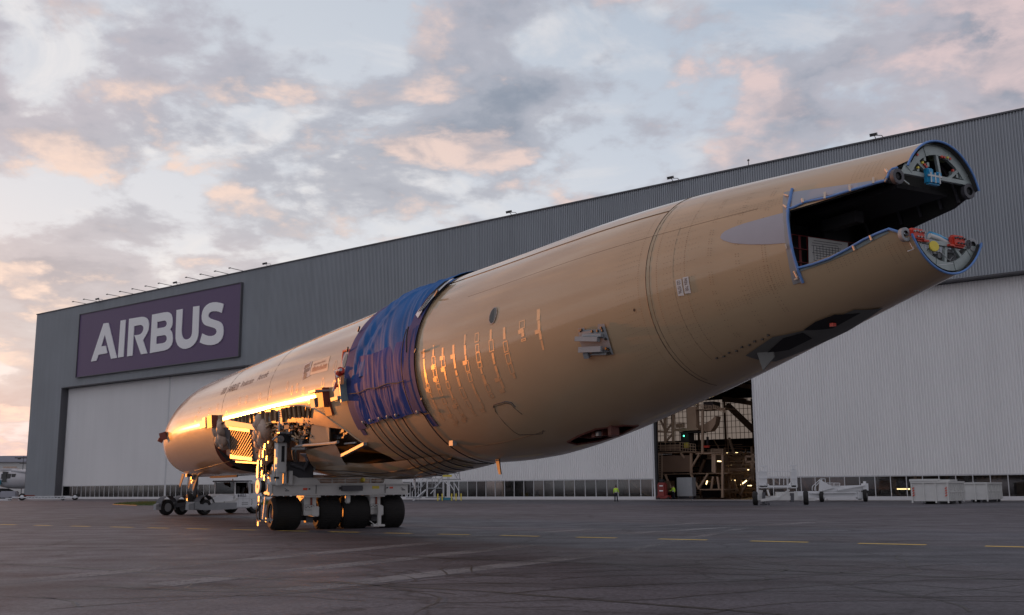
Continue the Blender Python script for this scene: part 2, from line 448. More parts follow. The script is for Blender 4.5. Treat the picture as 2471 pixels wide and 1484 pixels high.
# --- seams, rivets
mb = MB()
for pts, r in (([(21.3, 60), (21.3, -36), (21.3, -175)], .009), ([(21.40, -36), (21.40, -165)], .005), ([(5.2, -37), (6.1, -38)], .012), ([(11.6, -38), (14, -38.5), (18, -40.5), (21.3, -40.5)], .014),
               ([(-14, -38), (-4, -37), (5.5, -37)], .012), ([(-26, -150), (-14.8, -140)], .008), ([(22.05, -60), (22.05, -150)], .002),
               ([(12.5, -150), (16, -152)], .008), ([(14, -60), (24, -62)], .003), ([(-12.5, 0), (-12.5, -88)], .006), ([(-4, -10), (-4, -90)], .005)):
    curve_on(pts, r, '', '', mb=mb)
mb.build('skin_seam', 'rivet', air)
mb = MB(); rr = random.Random(3)
def rivet(s, t, r=.012):
    r *= .72
    p = Vector(hp(s, t, .004)); q = Vector(hp(s, t, .02)); n = (q-p).normalized(); u = Vector((1, 0, 0)); u = (u-n*u.dot(n)).normalized(); w = n.cross(u)
    mb.add([p+u*r*math.cos(a)+w*r*math.sin(a) for a in (0, 1.05, 2.1, 3.14, 4.19, 5.24)], [(0, 1, 2, 3, 4, 5)])
for s in (21.08, 21.6, 22.35):
    t = -34
    while t > -150:
        rivet(s, t); t -= 1.35
t = -50.0
while t > -142:
    n = 4+rr.randint(0, 5)
    for i in range(n): rivet(20.45+.08*i+.0, t, .010)
    for i in range(n+2): rivet(21.8+.09*i, t+.2, .010)
    t -= 2.7+rr.random()*1.2
for s0 in (22.95, 23.6, 24.2):
    t = -44
    while t > -142:
        if rr.random() < .55: rivet(s0, t); rivet(s0+.07, t-.5)
        t -= 1.5
for s0, s1, ta, tb, g in ((23.75, 24.6, -104, -122, 1.5), (23.1, 24.5, -118, -124, 1.5), (25.95, 26.5, -42, -60, 1.7), (25.4, 26.6, -118, -124, 1.9), (23.3, 24.6, -58, -64, 1.6), (26.55, 26.85, -122, -140, 1.8)):
    s = s0
    while s < s1:
        t = ta
        while t > tb: rivet(s, t+rr.random()*.2, .009); t -= g
        s += .085
mb.build('rivet_rows', 'rivet', air, kind='stuff')

# --- film over taped windows; frame strips added in the shape of sun glints
def quad_film(mb, s0, s1, t0, t1, off=.003):
    n = max(1, int(abs(t1-t0)/3))
    vs = []; fs = []
    for i in range(n+1):
        t = t0+(t1-t0)*i/n; vs += [hp(s0, t, off), hp(s1, t, off)]
    for i in range(n): fs.append((2*i, 2*i+1, 2*i+3, 2*i+2))
    mb.add(vs, fs)
mb = MB(); rr = random.Random(11)
for i, s in enumerate((12.15, 12.75, 13.3, 13.9, 14.5, 15.1, 15.75, 16.35, 17.1, 17.75)):
    mb = MB(); a = -84-rr.random()*4; b = (-128, -131, -130, -129, -126, -122, -119, -116, -99, -108)[i]
    t = a
    while t > b:
        L = 2.5+rr.random()*4; w = .035+.03*rr.random(); ds = (t+84)*-.002*1.0
        e = max(b, t-L)
        if rr.random() < .45:    # outlined box
            quad_film(mb, s+ds-w-.05, s+ds-w-.02, t, e); quad_film(mb, s+ds+w+.02, s+ds+w+.05, t, e)
            quad_film(mb, s+ds-w-.05, s+ds+w+.05, t, t-.5); quad_film(mb, s+ds-w-.05, s+ds+w+.05, e+.5, e)
        else: quad_film(mb, s+ds-w, s+ds+w, t, e)
        if rr.random() < .3: quad_film(mb, s-.16, s+.05, e, e-2.2)
        t = e-rr.random()*1.2
    mb.build('frame_glint_strip', 'film', air)
def oval(mb, s, t, a, b, off, n=20, ring=0):
    P = [hp(s+a*math.cos(q), t+b*math.sin(q), off) for q in [2*math.pi*i/n for i in range(n)]]
    if ring:
        Q = [hp(s+(a+ring)*math.cos(q), t+(b+ring*20)*math.sin(q), off) for q in [2*math.pi*i/n for i in range(n)]]
        mb.add(P+Q, [(i, (i+1) % n, n+(i+1) % n, n+i) for i in range(n)])
    else: mb.add(P, [tuple(range(n))])
for X, Y in ((300, 620), (325, 560), (390, 570), (445, 540), (505, 590), (590, 500), (635, 490), (725, 475), (795, 450), (905, 400), (935, 430), (970, 415), (1010, 440), (1140, 380), (1085, 480), (1100, 465), (1045, 490), (1220, 265), (1215, 400), (1232, 370)):
    q = hit(*Z1(X, Y))
    if q: mb = MB(); oval(mb, q[0], q[1], .10+.02*abs(q[0])*.3, 3.0, .004, ring=.03); mb.build('masked_cabin_window', 'film', air)

# --- porthole, hatch outline, red-edged service hatch
o = MB(); oval(o, 15.8, -79, .155, 4.3, .012, 28); win = o.build('window', 'dkglass', air)
o = MB(); oval(o, 15.8, -79, .155, 4.3, .016, 28, ring=.02); o.build('window_ring', 'grey', win)
cl = hits([Z4(*p) for p in ((505, 1150), (500, 1178), (430, 1183), (330, 1187), (290, 1165), (220, 1100), (150, 1010), (145, 975), (230, 950), (265, 958), (290, 985), (350, 1035))])
curve_on(cl, .008, 'hatch_outline', 'bolt')
cl = hits([Z4(*p) for p in ((134, 985), (140, 960), (230, 938), (272, 948), (300, 980))]); curve_on(cl, .014, 'hatch_edge_tape', 'dkgrey')
hh = MB(); L = [hp(s, t, .0) for s, t in slot]; hh.tube(L+[L[0]], .03, 8); hatch = hh.build('service_hatch_rim', 'recess', air, smooth=True)
b = MB()
for i in range(7):
    s = 16.3+i*.24; b.box((s, -.35+.08*(i % 3), 2.90), (.14, .22, .22+.05*(i % 2)))
b.bbox((16, -.7, 3.3), (18, .3, 3.34)); b.build('hatch_mechanism', 'recess', hatch)
b = MB(); b.box((17.2, -.4, 2.84), (.12, .12, .10)).box((17.0, -.3, 2.84), (.08, .2, .08)); b.builds('hatch_actuator', 'steel', hatch)
for s, t, l in ((9.9, -172, .35), (6.5, -176, .5)):
    p = hp(s, t); MB().add([(p[0]-.18, p[1], p[2]+.02), (p[0]+.1, p[1], p[2]+.02), (p[0]+.32, p[1], p[2]-l), (p[0]+.12, p[1], p[2]-l), (p[0]-.18, p[1]+.03, p[2]+.02), (p[0]+.1, p[1]+.03, p[2]+.02), (p[0]+.32, p[1]+.03, p[2]-l), (p[0]+.12, p[1]+.03, p[2]-l)], [(0, 1, 2, 3), (7, 6, 5, 4), (0, 4, 5, 1), (1, 5, 6, 2), (2, 6, 7, 3), (3, 7, 4, 0)]) or 0
def blade(s, t, l, w, nm='blade_antenna', m='grey'):
    p = hp(s, t); z = p[2]+.05
    MB().prism([(0, 0), (w, 0), (w*1.6, -l), (w*1.0, -l)], lambda x, y, k: (p[0]+x, p[1]+k, z+y), 0, .035).build(nm, m, air)
blade(11.9, -170, .45, .22, m='dkgrey'); blade(5.2, -176, .7, .14, m='white')
oval_b = MB(); oval(oval_b, 20.9, -103.5, .03, .9, .01, 12); oval_b.build('static_port', 'bolt', air)
q = hit(*Z4(700, 1335)) if hit(*Z4(700, 1335)) else (10, -140)
cap = MB(); p = hit(1095, 1066)
if p: cap.box(hp(p[0], p[1], .05), (.25, .12, .14))
cap.build('skin_probe', 'grey', air)

# --- lower tail (ventral) fairing panels
shell('tail_skid_fairing', [[(22.75, -158), (23.6, -153), (24.2, -160), (25.3, -163), (25.6, -180), (24.4, -196), (22.9, -180)]], 'bellyg', air, off=.018, step=.2)
d = MB(); pts = [(23.15, -164), (23.75, -157.5), (24.15, -161), (24.1, -172), (23.5, -172)]
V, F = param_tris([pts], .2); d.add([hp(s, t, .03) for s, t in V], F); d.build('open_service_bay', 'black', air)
a0 = hp(23.0, -160, .02); a1 = hp(23.2, -163, .02)
MB().prism([(0, 0), (.32, .05), (.34, -.1), (.1, -.34)], lambda x, y, k: (a0[0]+x*.8, a0[1]+x*.5+k, a0[2]+y), 0, .02).build('bay_door_flap', 'bellyg', air)
d = MB(); V, F = param_tris([[(24.2, -159), (24.55, -156.5), (24.95, -158), (25.3, -170), (24.6, -172)]], .2); d.add([hp(s, t, .025) for s, t in V], F); d.build('air_outlet_grille', 'black', air)
for i in range(9): rivp = hp(22.2+i*.17, -150-(i % 2), .02); MB().box(rivp, (.05, .03, .03)).build('drain_nipple', 'bolt', air)
d = MB(); d.box(hp(24.75, -166, .06), (.08, .08, .06)); d.build('red_plug', 'red', air)

# --- tail cut-out: primer patches and edging
def ppatch(name, pts, m, off=.008, step=.15, k=1.0, parent=air, **pr):
    return shell(name, [hits(pts, k)], m, parent, off=off, k=k, step=step, **pr)
ppatch('stabiliser_root_patch', [ZT_(*p) for p in ((162, 890), (172, 865), (200, 840), (260, 812), (350, 780), (500, 738), (600, 711), (690, 688), (690, 800), (700, 900), (710, 930), (560, 943), (400, 945), (260, 935), (190, 915), (168, 900))], 'lilac')
ppatch('upper_edge_primer', [ZT_(*p) for p in ((728, 532), (940, 503), (1160, 472), (1400, 436), (1470, 432), (1400, 455), (1190, 515), (850, 595), (728, 648))], 'lilac', off=.007)
ppatch('front_edge_plate', [ZT_(*p) for p in ((668, 535), (722, 522), (705, 600), (698, 700), (705, 800), (722, 950), (765, 1100), (812, 1240), (740, 1262), (722, 1180), (700, 1060), (680, 940), (668, 800), (660, 690))], 'grey', off=.012)
ppatch('lower_edge_plate', [ZT_(*p) for p in ((790, 1135), (1000, 1062), (1200, 975), (1330, 905), (1480, 838), (1500, 850), (1350, 925), (1240, 985), (1010, 1085), (800, 1155))], 'alu', off=.009)
def tube_px(pts, r, name, m, off=.02, parent=air):
    return curve_on(hits([ZT_(*p) for p in pts]), r, name, m, parent=parent, off=off, step=.1, n=8)
tube_px([(735, 512), (718, 590), (703, 680), (700, 740), (710, 830), (728, 950), (752, 1050), (770, 1110), (795, 1185), (820, 1245)], .028, 'foam_edging', 'tape')
tube_px([(690, 690), (712, 663), (745, 655), (840, 612), (1030, 572), (1190, 522), (1400, 462), (1475, 442), (1492, 410), (1502, 380), (1530, 352), (1568, 342)], .022, 'foam_edging', 'tape')
tube_px([(770, 1132), (900, 1098), (1030, 1052), (1180, 975), (1300, 905), (1410, 855), (1500, 820), (1560, 838), (1600, 858), (1616, 905)], .022, 'foam_edging', 'tape')
curve_on([(27, -58), (27, 0), (27, 70)], .019, 'foam_edging', 'tape', off=-.005, step=.1, n=8)
curve_on([(27, -119), (27, -180), (27, -242)], .019, 'foam_edging', 'tape', off=-.005, step=.1, n=8)
curve_on([(24.8, -247), (26, -247), (27, -240)], .03, 'foam_edging', 'tape', step=.1, n=8)
curve_on([(24.8, 80), (26.4, 76), (27, 68)], .02, 'foam_edging', 'tape2' if 'tape2' in M else 'dkgrey', step=.1, n=8)
t = MB()
for (x0, y0, x1, y1) in ((680, 560, 715, 570), (675, 640, 700, 660), (820, 590, 830, 620), (1000, 540, 1000, 590), (1195, 480, 1200, 530), (1383, 425, 1386, 470), (1475, 455, 1490, 430), (1480, 360, 1500, 385), (690, 945, 700, 980), (755, 1150, 780, 1200), (1220, 950, 1235, 985), (1355, 870, 1370, 905), (760, 1215, 785, 1210)):
    h = hits([ZT_(x0, y0), ZT_(x1, y1)])
    if len(h) == 2: t.bar(hp(*h[0], .04), hp(*h[1], .04), .035, .02)
t.builds('tape_tab', 'tapew', air)

# --- end frames of the two tail lobes (plane of station 26.93)
SE = 26.93
def ell(th, k=1.0, s=SE):
    p = hp(s, th, 0, k); return p[1], p[2]
def end_frame(name, t0, t1, chord, sgn):
    n = 28; o = [ell(t0+(t1-t0)*i/n, .97) for i in range(n+1)]; q = [ell(t0+(t1-t0)*i/n, .80) for i in range(n+1)]
    q = [(y, (max(z, chord+.07) if sgn > 0 else min(z, chord-.07))) for y, z in q]
    m = MB(); S = lambda y, z, k: (SE-k, y, z)
    V = []; F = []
    for k in (0, .05):
        for i in range(n+1): V.append(S(*o[i], k)); V.append(S(*q[i], k))
    for i in range(n):
        a = 2*i; b = 2*(n+1)+2*i
        F += [(a, a+1, a+3, a+2), (b, b+2, b+3, b+1), (a+1, b+1, b+3, a+3), (a, a+2, b+2, b)]
    m.add(V, F)
    yl, yr = o[0][0], o[-1][0]
    if yl > yr: yl, yr = yr, yl
    m.bbox((SE-.055, yl+.02, chord-.0), (SE+.004, yr-.02, chord+.07*sgn))
    fr = m.build(name, 'alu', air)
    sp = MB(); cy = -.02; 
    for th in ((-38, 0, 40) if sgn > 0 else (-148, -180, -212)):
        p = ell(th, .84); sp.bar((SE-.03, cy+(.25 if th in (40, -212) else -.12 if th in (-38, -148) else .08), chord+.04*sgn), (SE-.03, p[0], p[1]), .05, .05)
    for th in ((-70, -55, -20, 20, 52) if sgn > 0 else (-125, -135, -165, -195, -225)):
        p = ell(th if abs(th) > 0 else 1, .97); p2 = ell(th, .80); sp.bar((SE+.004, p[0], p[1]), (SE+.004, p2[0], p2[1]), .012, .02)
    sp.builds('frame_spoke', 'alu', fr)
    bk = MB(); P = [ell(t0+(t1-t0)*i/n, .96, SE-.55) for i in range(n+1)]
    bk.add([(SE-.5, y, max(z, chord) if sgn > 0 else min(z, chord)) for y, z in P], [tuple(range(n+1))]); bk.build('inner_bulkhead', 'darkin', fr)
    return fr
up = end_frame('upper_end_frame', -66, 66, 6.47, 1)
lo = end_frame('lower_end_frame', -118, -242, 5.44, -1)
# underside floor of the upper lobe and top floor of the lower lobe, dark
def SPc(x, y, s=SE): a, b = splane(x, y, s); return (s, a, b)
for (x, y, r) in ((2165, 426, .125), (2336, 462, .13), (2183, 566, .11), (2345, 592, .11)):
    c = SPc(x, y, SE-.02); ringm = MB(); ringm.lathe([(r*.55, -.03), (r, -.04), (r, .03), (r*.8, .035), (r*.55, .03)], c, (1, 0, 0), 24, cap=False); ringm.build('hinge_lug', 'grey' if y > 500 else 'dkgrey', air, smooth=True)
c = MB()
for (x, y, r) in ((2165, 426, .06), (2336, 462, .06), (2345, 592, .06)):
    c.lathe([(r, -.03), (r, .0), (r*.5, .01)], SPc(x, y, SE-.02), (1, 0, 0), 18)
c.builds('hinge_bore', 'black', air)
bits = MB()
for i, (x, y) in enumerate(((2205, 372), (2214, 392), (2222, 402), (2228, 384), (2236, 398), (2270, 378), (2281, 380), (2289, 383), (2296, 418), (2306, 425), (2315, 428), (2200, 405), (2212, 410))):
    bits.box(SPc(x, y, SE-.05), (.06, .05, .07))
bits.builds('frame_bracket', 'alu', up)
bits = MB()
for (x, y) in ((2211, 374), (2229, 398), (2233, 403), (2270, 379), (2276, 380), (2290, 384), (2297, 412)):
    bits.lathe([(.022, 0), (.022, .03)], SPc(x, y, SE-.01), (1, 0, 0), 8)
bits.builds('red_cap', 'red', up)
bits = MB()
for (x, y) in ((2284, 381), (2224, 393), (2213, 405)): bits.lathe([(.022, 0), (.022, .03)], SPc(x, y, SE-.01), (1, 0, 0), 8)
bits.builds('yellow_cap', 'yellow', up)
bits = MB(); bits.box(SPc(2262, 372, SE-.12), (.2, .38, .06)).box(SPc(2262, 380, SE-.2), (.1, .34, .12)); bits.bar(SPc(2238, 352, SE-.02), SPc(2240, 370, SE-.1), .02).bar(SPc(2265, 355, SE-.02), SPc(2265, 372, SE-.1), .02)
bits.build('equipment_tray', 'green', up)
pipes = MB(); rr = random.Random(5)
for i in range(9):
    x = 2205+rr.random()*120; y = 605+rr.random()*25
    pipes.tube([SPc(x, y, SE-.15), SPc(x+12, y+6*rr.random(), SE-.1), SPc(x+24*rr.random(), y-8, SE-.12)], .012, 6)
for i in range(8): pipes.box(SPc(2225+i*12+rr.random()*4, 606+rr.random()*18, SE-.14), (.1, .05+.05*rr.random(), .05+.07*rr.random()))
pipes.build('hydraulic_fittings', 'grey', lo)
w = MB(); w.tube([SPc(*p) for p in ((2195, 585), (2203, 600), (2222, 598), (2230, 590), (2222, 584), (2205, 587), (2203, 602), (2190, 606))], .006, 5)
w.tube([SPc(*p) for p in ((2258, 600), (2275, 612), (2300, 636), (2260, 640), (2232, 634))], .005, 5).build('loose_cable', 'white', lo)
# ribs of the dark tail tunnel
rb = MB()
for s in (23.9, 24.3, 25.2, 25.7, 26.2, 26.6):
    for (t0, t1) in (((-66, 74),) if s > 24.8 else ((-100, 100),)):
        rb.tube([hp(s, t0+(t1-t0)*i/14, -.10) for i in range(15)], .03, 6)
rb.builds('tunnel_frame', 'dkgrey', air)
bx = MB(); bx.bbox((24.0, -.6, 6.35), (26.6, .6, 6.42)); bx.bbox((24.0, -.05, 6.0), (24.4, .6, 6.35)).bbox((24.6, -.3, 6.1), (25.4, -.1, 6.3)); bx.build('stabiliser_jack_beam', 'black', air)
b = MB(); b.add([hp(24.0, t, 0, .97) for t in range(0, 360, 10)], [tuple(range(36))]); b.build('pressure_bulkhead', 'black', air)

# things held by the tail
def simple(name, m, mb, label, cat, group=None, **k):
    e = thing(name, label, cat, air.location, air.rotation_euler.z, group)
    return e
def place_at(mb, name, m, label, cat, org, group=None, **kw):
    # mesh given in aircraft coordinates, turned into a top-level object with its origin at org
    R = Matrix.Rotation(air.rotation_euler.z, 3, 'Z'); w = R@Vector(org)+air.location
    mb.v = [tuple(Vector(p)-Vector(org)) for p in mb.v]
    o = mb.build(name, m, None, **kw); o.location = w; o.rotation_euler = (0, 0, air.rotation_euler.z); return tag(o, label, cat, group)
def thing_at(name, label, cat, org, group=None):
    R = Matrix.Rotation(air.rotation_euler.z, 3, 'Z'); return thing(name, label, cat, R@Vector(org)+air.location, air.rotation_euler.z, group)
def sub(mb, name, m, par, org, **kw):
    mb.v = [tuple(Vector(p)-Vector(org)) for p in mb.v]; return mb.build(name, m, par, **kw)
o0 = SPc(2252, 432, SE+.03)
e = thing_at('wrapped_bundle', 'turquoise padded bundle tied with pale tape under the upper tail frame', 'bundle', o0)
b = MB(); b.rbox((o0[0], o0[1]-.02, o0[2]-.02), (.12, .30, .17), .03).rbox((o0[0], o0[1]+.1, o0[2]+.06), (.1, .12, .12), .02).rbox((o0[0], o0[1]-.1, o0[2]+.08), (.1, .14, .16), .02); sub(b, 'padding', 'cyan', e, o0, smooth=True)
b = MB(); b.box((o0[0]+.055, o0[1]-.02, o0[2]+.03), (.02, .31, .03))
for dy in (-.12, -.02, .08): b.box((o0[0]+.06, o0[1]+dy, o0[2]), (.012, .022, .17))
sub(b, 'tape', 'paper', e, o0)
o0 = SPc(2268, 577, SE-.1)
e = thing_at('wrapped_pipe', 'striped blue and white wrapped roll between the red covers of the lower tail frame', 'bundle', o0)
b = MB(); b.tube([SPc(2243, 566, SE-.1), SPc(2262, 572, SE-.1), SPc(2292, 588, SE-.1)], .055, 12); sub(b, 'padding', 'cyan', e, o0, smooth=True)
b = MB(); b.tube([SPc(2243, 568.5, SE-.07), SPc(2262, 574.5, SE-.07), SPc(2292, 590.5, SE-.07)], .042, 10); sub(b, 'tape', 'paper', e, o0, smooth=True)
for i, (x, y, w_, lab) in enumerate(((2211, 569, .30, 'red metal cover box with knobs beside the left hinge lug of the lower tail frame'), (2309, 585, .30, 'red metal cover box with knobs beside the coiled hose on the lower tail frame'))):
    o0 = SPc(x, y, SE+.01)
    e = thing_at('protective_cover', lab, 'cover', o0, 'red protective covers on the tail frame')
    b = MB(); b.rbox((o0[0], o0[1], o0[2]+.01), (.12, w_, .20), .03); b.box((o0[0], o0[1]+(.17 if i == 0 else -.17), o0[2]-.07), (.1, .12, .03)); sub(b, 'housing', 'red', e, o0)
    b = MB(); r3 = random.Random(i)
    for kx in range(5):
        b.lathe([(.016, 0), (.016, .03)], (o0[0]+.06, o0[1]-.11+kx*.055, o0[2]+.05+.012*(kx % 2)), (1, 0, 0), 8)
    for kx in range(3): b.lathe([(.016, 0), (.016, .03)], (o0[0]+.06, o0[1]-.05+kx*.07, o0[2]-.03), (1, 0, 0), 8)
    b.v = [tuple(Vector(p)-Vector(o0)) for p in b.v]; b.builds('knob', 'steel' if i == 0 else 'dkgrey', e)
o0 = SPc(2252, 595, SE+.03); b = MB().lathe([(.02, 0), (.085, .0), (.09, .015), (.085, .03), (.05, .035), (.0, .03)], o0, (1, -.25, .1), 24)
place_at(b, 'yellow_cap', 'yellow', 'round yellow plug where the spokes of the lower tail frame meet', 'plug', o0, smooth=True)
o0 = SPc(2338, 590, SE+.03); b = MB(); b.tube([(o0[0], o0[1]+.06*math.cos(a)*(1-a/25), o0[2]+.08*math.sin(a)*(1-a/25)) for a in [i*.4 for i in range(40)]], .008, 6)
place_at(b, 'coiled_hose', 'dkgrey', 'thin hose coiled beside the right hinge lug of the lower tail frame', 'hose', o0)
# net and drawing sheet closing the fuselage behind the opening
sN = 24.55; o0 = (sN, 0, 5.4)
n = MB(); ys = np.linspace(-1.0, .95, 11); zs = np.linspace(4.75, 5.98, 6)
def zlo(y):
    w_, h_, c_ = sec(sN); return c_-h_*.95*math.sqrt(max(0, 1-min(1, abs(y)/(w_*.97))**2))
for y in ys: n.bar((sN, y, zlo(y)), (sN, y, 5.98), .05, .012)
for z in zs:
    w_, h_, c_ = sec(sN); yy = w_*.95*math.sqrt(max(0, 1-min(1, abs(z-c_)/h_)**2)); n.bar((sN+.01, -yy, z), (sN+.01, yy, z), .05 if z < 5.9 else .02, .012)
place_at(n, 'safety_net', 'net', 'dark red webbing net stretched across the inside of the tail opening', 'net', o0)
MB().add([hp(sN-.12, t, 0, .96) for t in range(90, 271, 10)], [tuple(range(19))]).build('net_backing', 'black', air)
pA = [splane(x, y, sN+.04) for x, y in ((1950, 572), (2045, 586), (2045, 655), (1952, 660))]
b = MB().prism(pA, lambda x, y, k: (sN+.04+k, x, y), 0, .008)
sheet = thing_at('drawing_sheet', 'large white printed drawing sheet hanging on the dark red net', 'sheet', o0)
sub(b, 'paper', 'paper', sheet, o0)
b = MB(); r3 = random.Random(9)
yA = pA[0][0]; yB = pA[1][0]; zT0 = pA[0][1]
for i in range(9):
    z = zT0-.05-.045*i; b.bbox((sN+.052, yA+.06+.12*r3.random(), z), (sN+.054, yB-.08-.2*r3.random(), z-.008))
for i in range(10): y = yA+.1+i*(yB-yA-.2)/10; b.bbox((sN+.052, y, zT0-.1-.1*r3.random()), (sN+.054, y+.007, zT0-.3-.12*r3.random()))
b.bbox((sN+.052, (yA+yB)/2+.0, zT0-.37), (sN+.055, (yA+yB)/2+.3, zT0-.385)); b.bbox((sN+.052, (yA+yB)/2+.0, zT0-.52), (sN+.055, (yA+yB)/2+.3, zT0-.535))
for i in range(8): b.bbox((sN+.052, (yA+yB)/2+.01+.04*i, zT0-.38), (sN+.055, (yA+yB)/2+.02+.04*i, zT0-.53))
sub(b, 'printed_drawing', 'ink', sheet, o0)

# --- labels and lettering on the skin
def hull_text(txt, size, fn, name, m, parent=air, off=.012):
    v, f = text_mesh(txt, size); b = MB(); b.add([hp(*fn(x, y), off) for x, y, z in v], f)
    return b.build(name, m, parent)
for i, (tx, s0) in enumerate((('GD 10796', 22.12), ('MSN 700', 22.30))):
    lb = MB(); V, F = param_tris([[(s0, -94.6), (s0+.15, -94.9), (s0+.15, -105), (s0, -104.2)]], .2); lb.add([hp(s, t, .012) for s, t in V], F)
    l = lb.build('serial_label', 'paper', air)
    hull_text(tx, .12, lambda x, y, s0=s0: (s0+.03+y*1.0, -95.5-x*17.5*(.95 if s0 > 22.2 else .85)), 'label_lettering', 'ink', l, .016)
def span(a, b, txt, h, name='lettering', m='ink'):
    qa, qb = hit(*a), hit(*b); v, f = text_mesh(txt, 1.0); xm = max(p[0] for p in v); bb = MB()
    bb.add([hp(qa[0]+(qb[0]-qa[0])*x/xm, qa[1]+(qb[1]-qa[1])*x/xm+y*h*20, .012) for x, y, z in v], f); return bb.build(name, m, air)
span(Z1(462, 462), Z1(492, 452), 'XXX', .55); span(Z1(508, 446), Z1(573, 425), 'AIRBUS', .55); span(Z1(595, 410), Z1(675, 380), 'Production', .42); span(Z1(705, 366), Z1(770, 340), 'Aircraft', .42)
ad = MB(); P = hits([Z1(1022, 262), Z1(1072, 238), Z1(1055, 335), Z1(1005, 362)]); V, F = param_tris([P], .25); ad.add([hp(s, t, .01) for s, t in V], F); st = ad.build('advertising_sticker', 'paper', air)
b = MB(); r3 = random.Random(4)
for i, (x0, y0, x1, y1) in enumerate(((1026, 268, 1064, 250), (1020, 300, 1062, 276), (1016, 330, 1040, 320))):
    qa, qb = hit(*Z1(x0, y0)), hit(*Z1(x1, y1))
    for j in range(7): f_ = j/7; quad_film(b, qa[0]+(qb[0]-qa[0])*f_, qa[0]+(qb[0]-qa[0])*(f_+.06), qa[1]+(qb[1]-qa[1])*f_+1.4*r3.random(), qa[1]+(qb[1]-qa[1])*f_-3.0, .018)
b.build('sticker_lettering', 'ink', st)
fl = MB(); P = hits([Z1(1075, 245), Z1(1190, 203), Z1(1172, 300), Z1(1055, 330)]); V, F = param_tris([P], .25); fl.add([hp(s, t, .006) for s, t in V], F); fp = fl.build('film_patch', 'film', air)
b = MB()
for i, (x0, y0, x1, y1, h_) in enumerate(((1082, 262, 1160, 234, .8), (1072, 292, 1170, 262, 2.2))):
    qa, qb = hit(*Z1(x0, y0)), hit(*Z1(x1, y1))
    for j in range(16): f_ = j/16; quad_film(b, qa[0]+(qb[0]-qa[0])*f_, qa[0]+(qb[0]-qa[0])*(f_+.03), qa[1]+(qb[1]-qa[1])*f_+h_*r3.random(), qa[1]+(qb[1]-qa[1])*f_-h_, .018)
b.build('film_lettering', 'redbr', fp)

# --- mounting plate (aft), left by jigs
q = hit(1440, 820); pl = MB()
P = hits([Z4(*p) for p in ((775, 395), (818, 388), (822, 405), (918, 400), (920, 362), (968, 360), (1000, 470), (1035, 585), (870, 590), (865, 610), (835, 612), (828, 570), (805, 540), (780, 480))])
V, F = param_tris([P], .15); pl.add([hp(s, t, .03) for s, t in V]+[], F); plate = pl.build('mounting_plate', 'grey', air)
def pb(x, y, off): h = hit(*Z4(x, y)); return hp(h[0], h[1], off)
f1 = MB(); f1.bar(pb(785, 465, .12), pb(950, 465, .12), .10, .10).bar(pb(810, 540, .14), pb(975, 530, .14), .06, .12).bar(pb(825, 440, .08), pb(965, 440, .08), .08, .06)
f1.bar(pb(850, 560, .1), pb(860, 600, .1), .12, .1).bar(pb(870, 583, .06), pb(990, 578, .06), .03)
f1.build('jig_fitting', 'grey', plate)
f1 = MB()
for (x, y) in ((790, 412), (800, 405), (880, 415), (920, 412), (948, 390), (955, 410), (980, 470), (985, 540), (1000, 545), (995, 575), (1010, 572), (820, 560)): f1.box(pb(x, y, .04), (.05, .04, .05))
f1.builds('bolt_head', 'bolt', plate)

# --- red-brown and grey jig fittings near the wing root
def hb(name, c, ds, dt, dd, m, parent=air, off=0.0):
    h = hit(*Z1(*c)); s, t = h; b = MB(); p = [hp(s+x*ds/2, t+y*dt/2, off+z) for x in (-1, 1) for y in (-1, 1) for z in (0, dd)]
    b.add(p, [(0, 1, 3, 2), (4, 6, 7, 5), (0, 4, 5, 1), (2, 3, 7, 6), (0, 2, 6, 4), (1, 5, 7, 3)]); return b.build(name, m, parent)
f = hb('jig_bracket', (1160, 475), .8, 12, .25, 'redbr'); hb('bracket_plate', (1182, 552), .7, 9, .08, 'redbr', f); hb('bracket_shoe', (1125, 505), .5, 6, .3, 'grey', f); hb('bracket_cap', (1160, 436), .8, 1.2, .5, 'steel', f)
f = hb('jig_bracket', (1272, 452), .5, 8, .22, 'grey'); hb('bracket_plate', (1280, 475), .7, 2, .35, 'alu', f); hb('bracket_arm', (1305, 425), .10, 14, .3, 'alu', f)
f = hb('jig_bracket', (430, 635), 1.1, 11, .30, 'redbr'); hb('bracket_plate', (378, 655), 1.4, 6, .25, 'alu', f); hb('bracket_shoe', (380, 628), .7, 5, .2, 'alu', f)
f = hit(*Z1(1262, 330)); 
# red-framed door section with oval window
dr = MB(); P = hits([Z1(*p) for p in ((1282, 175), (1325, 165), (1300, 385), (1262, 400))]); V, F = param_tris([P], .2); dr.add([hp(s, t, .012) for s, t in V], F); door = dr.build('cabin_door', 'lilac', air)
L = [hp(s, t, .03) for s, t in P]; MB().tube(L+[L[0]], .045, 6).build('door_frame_tape', 'redtrim', door)
q = hit(*Z1(1290, 238)); b = MB(); oval(b, q[0], q[1], .17, 5, .03); b.build('door_window', 'dkglass', door)
b = MB(); p = [hit(*Z1(*c)) for c in ((1285, 300), (1268, 330), (1272, 370), (1262, 415))]; b.tube([hp(s, t, .12) for s, t in p], .13, 8); b.build('red_streamer', 'red', door, smooth=True)
b = MB(); p = [hit(*Z1(*c)) for c in ((1298, 300), (1262, 312), (1280, 355), (1262, 400), (1250, 430))]; b.tube([hp(s, t, .2) for s, t in p], .05, 8); b.build('white_strap', 'white', door, smooth=True)
q = hit(*Z1(1300, 370)); b = MB(); V, F = param_tris([[(q[0]-.22, q[1]-2.6), (q[0]+.5, q[1]-2.6), (q[0]+.5, q[1]+2.6), (q[0]-.22, q[1]+2.6)]], .2); b.add([hp(s, t, .28) for s, t in V], F); side = b.build('side_placard', 'navy', air)
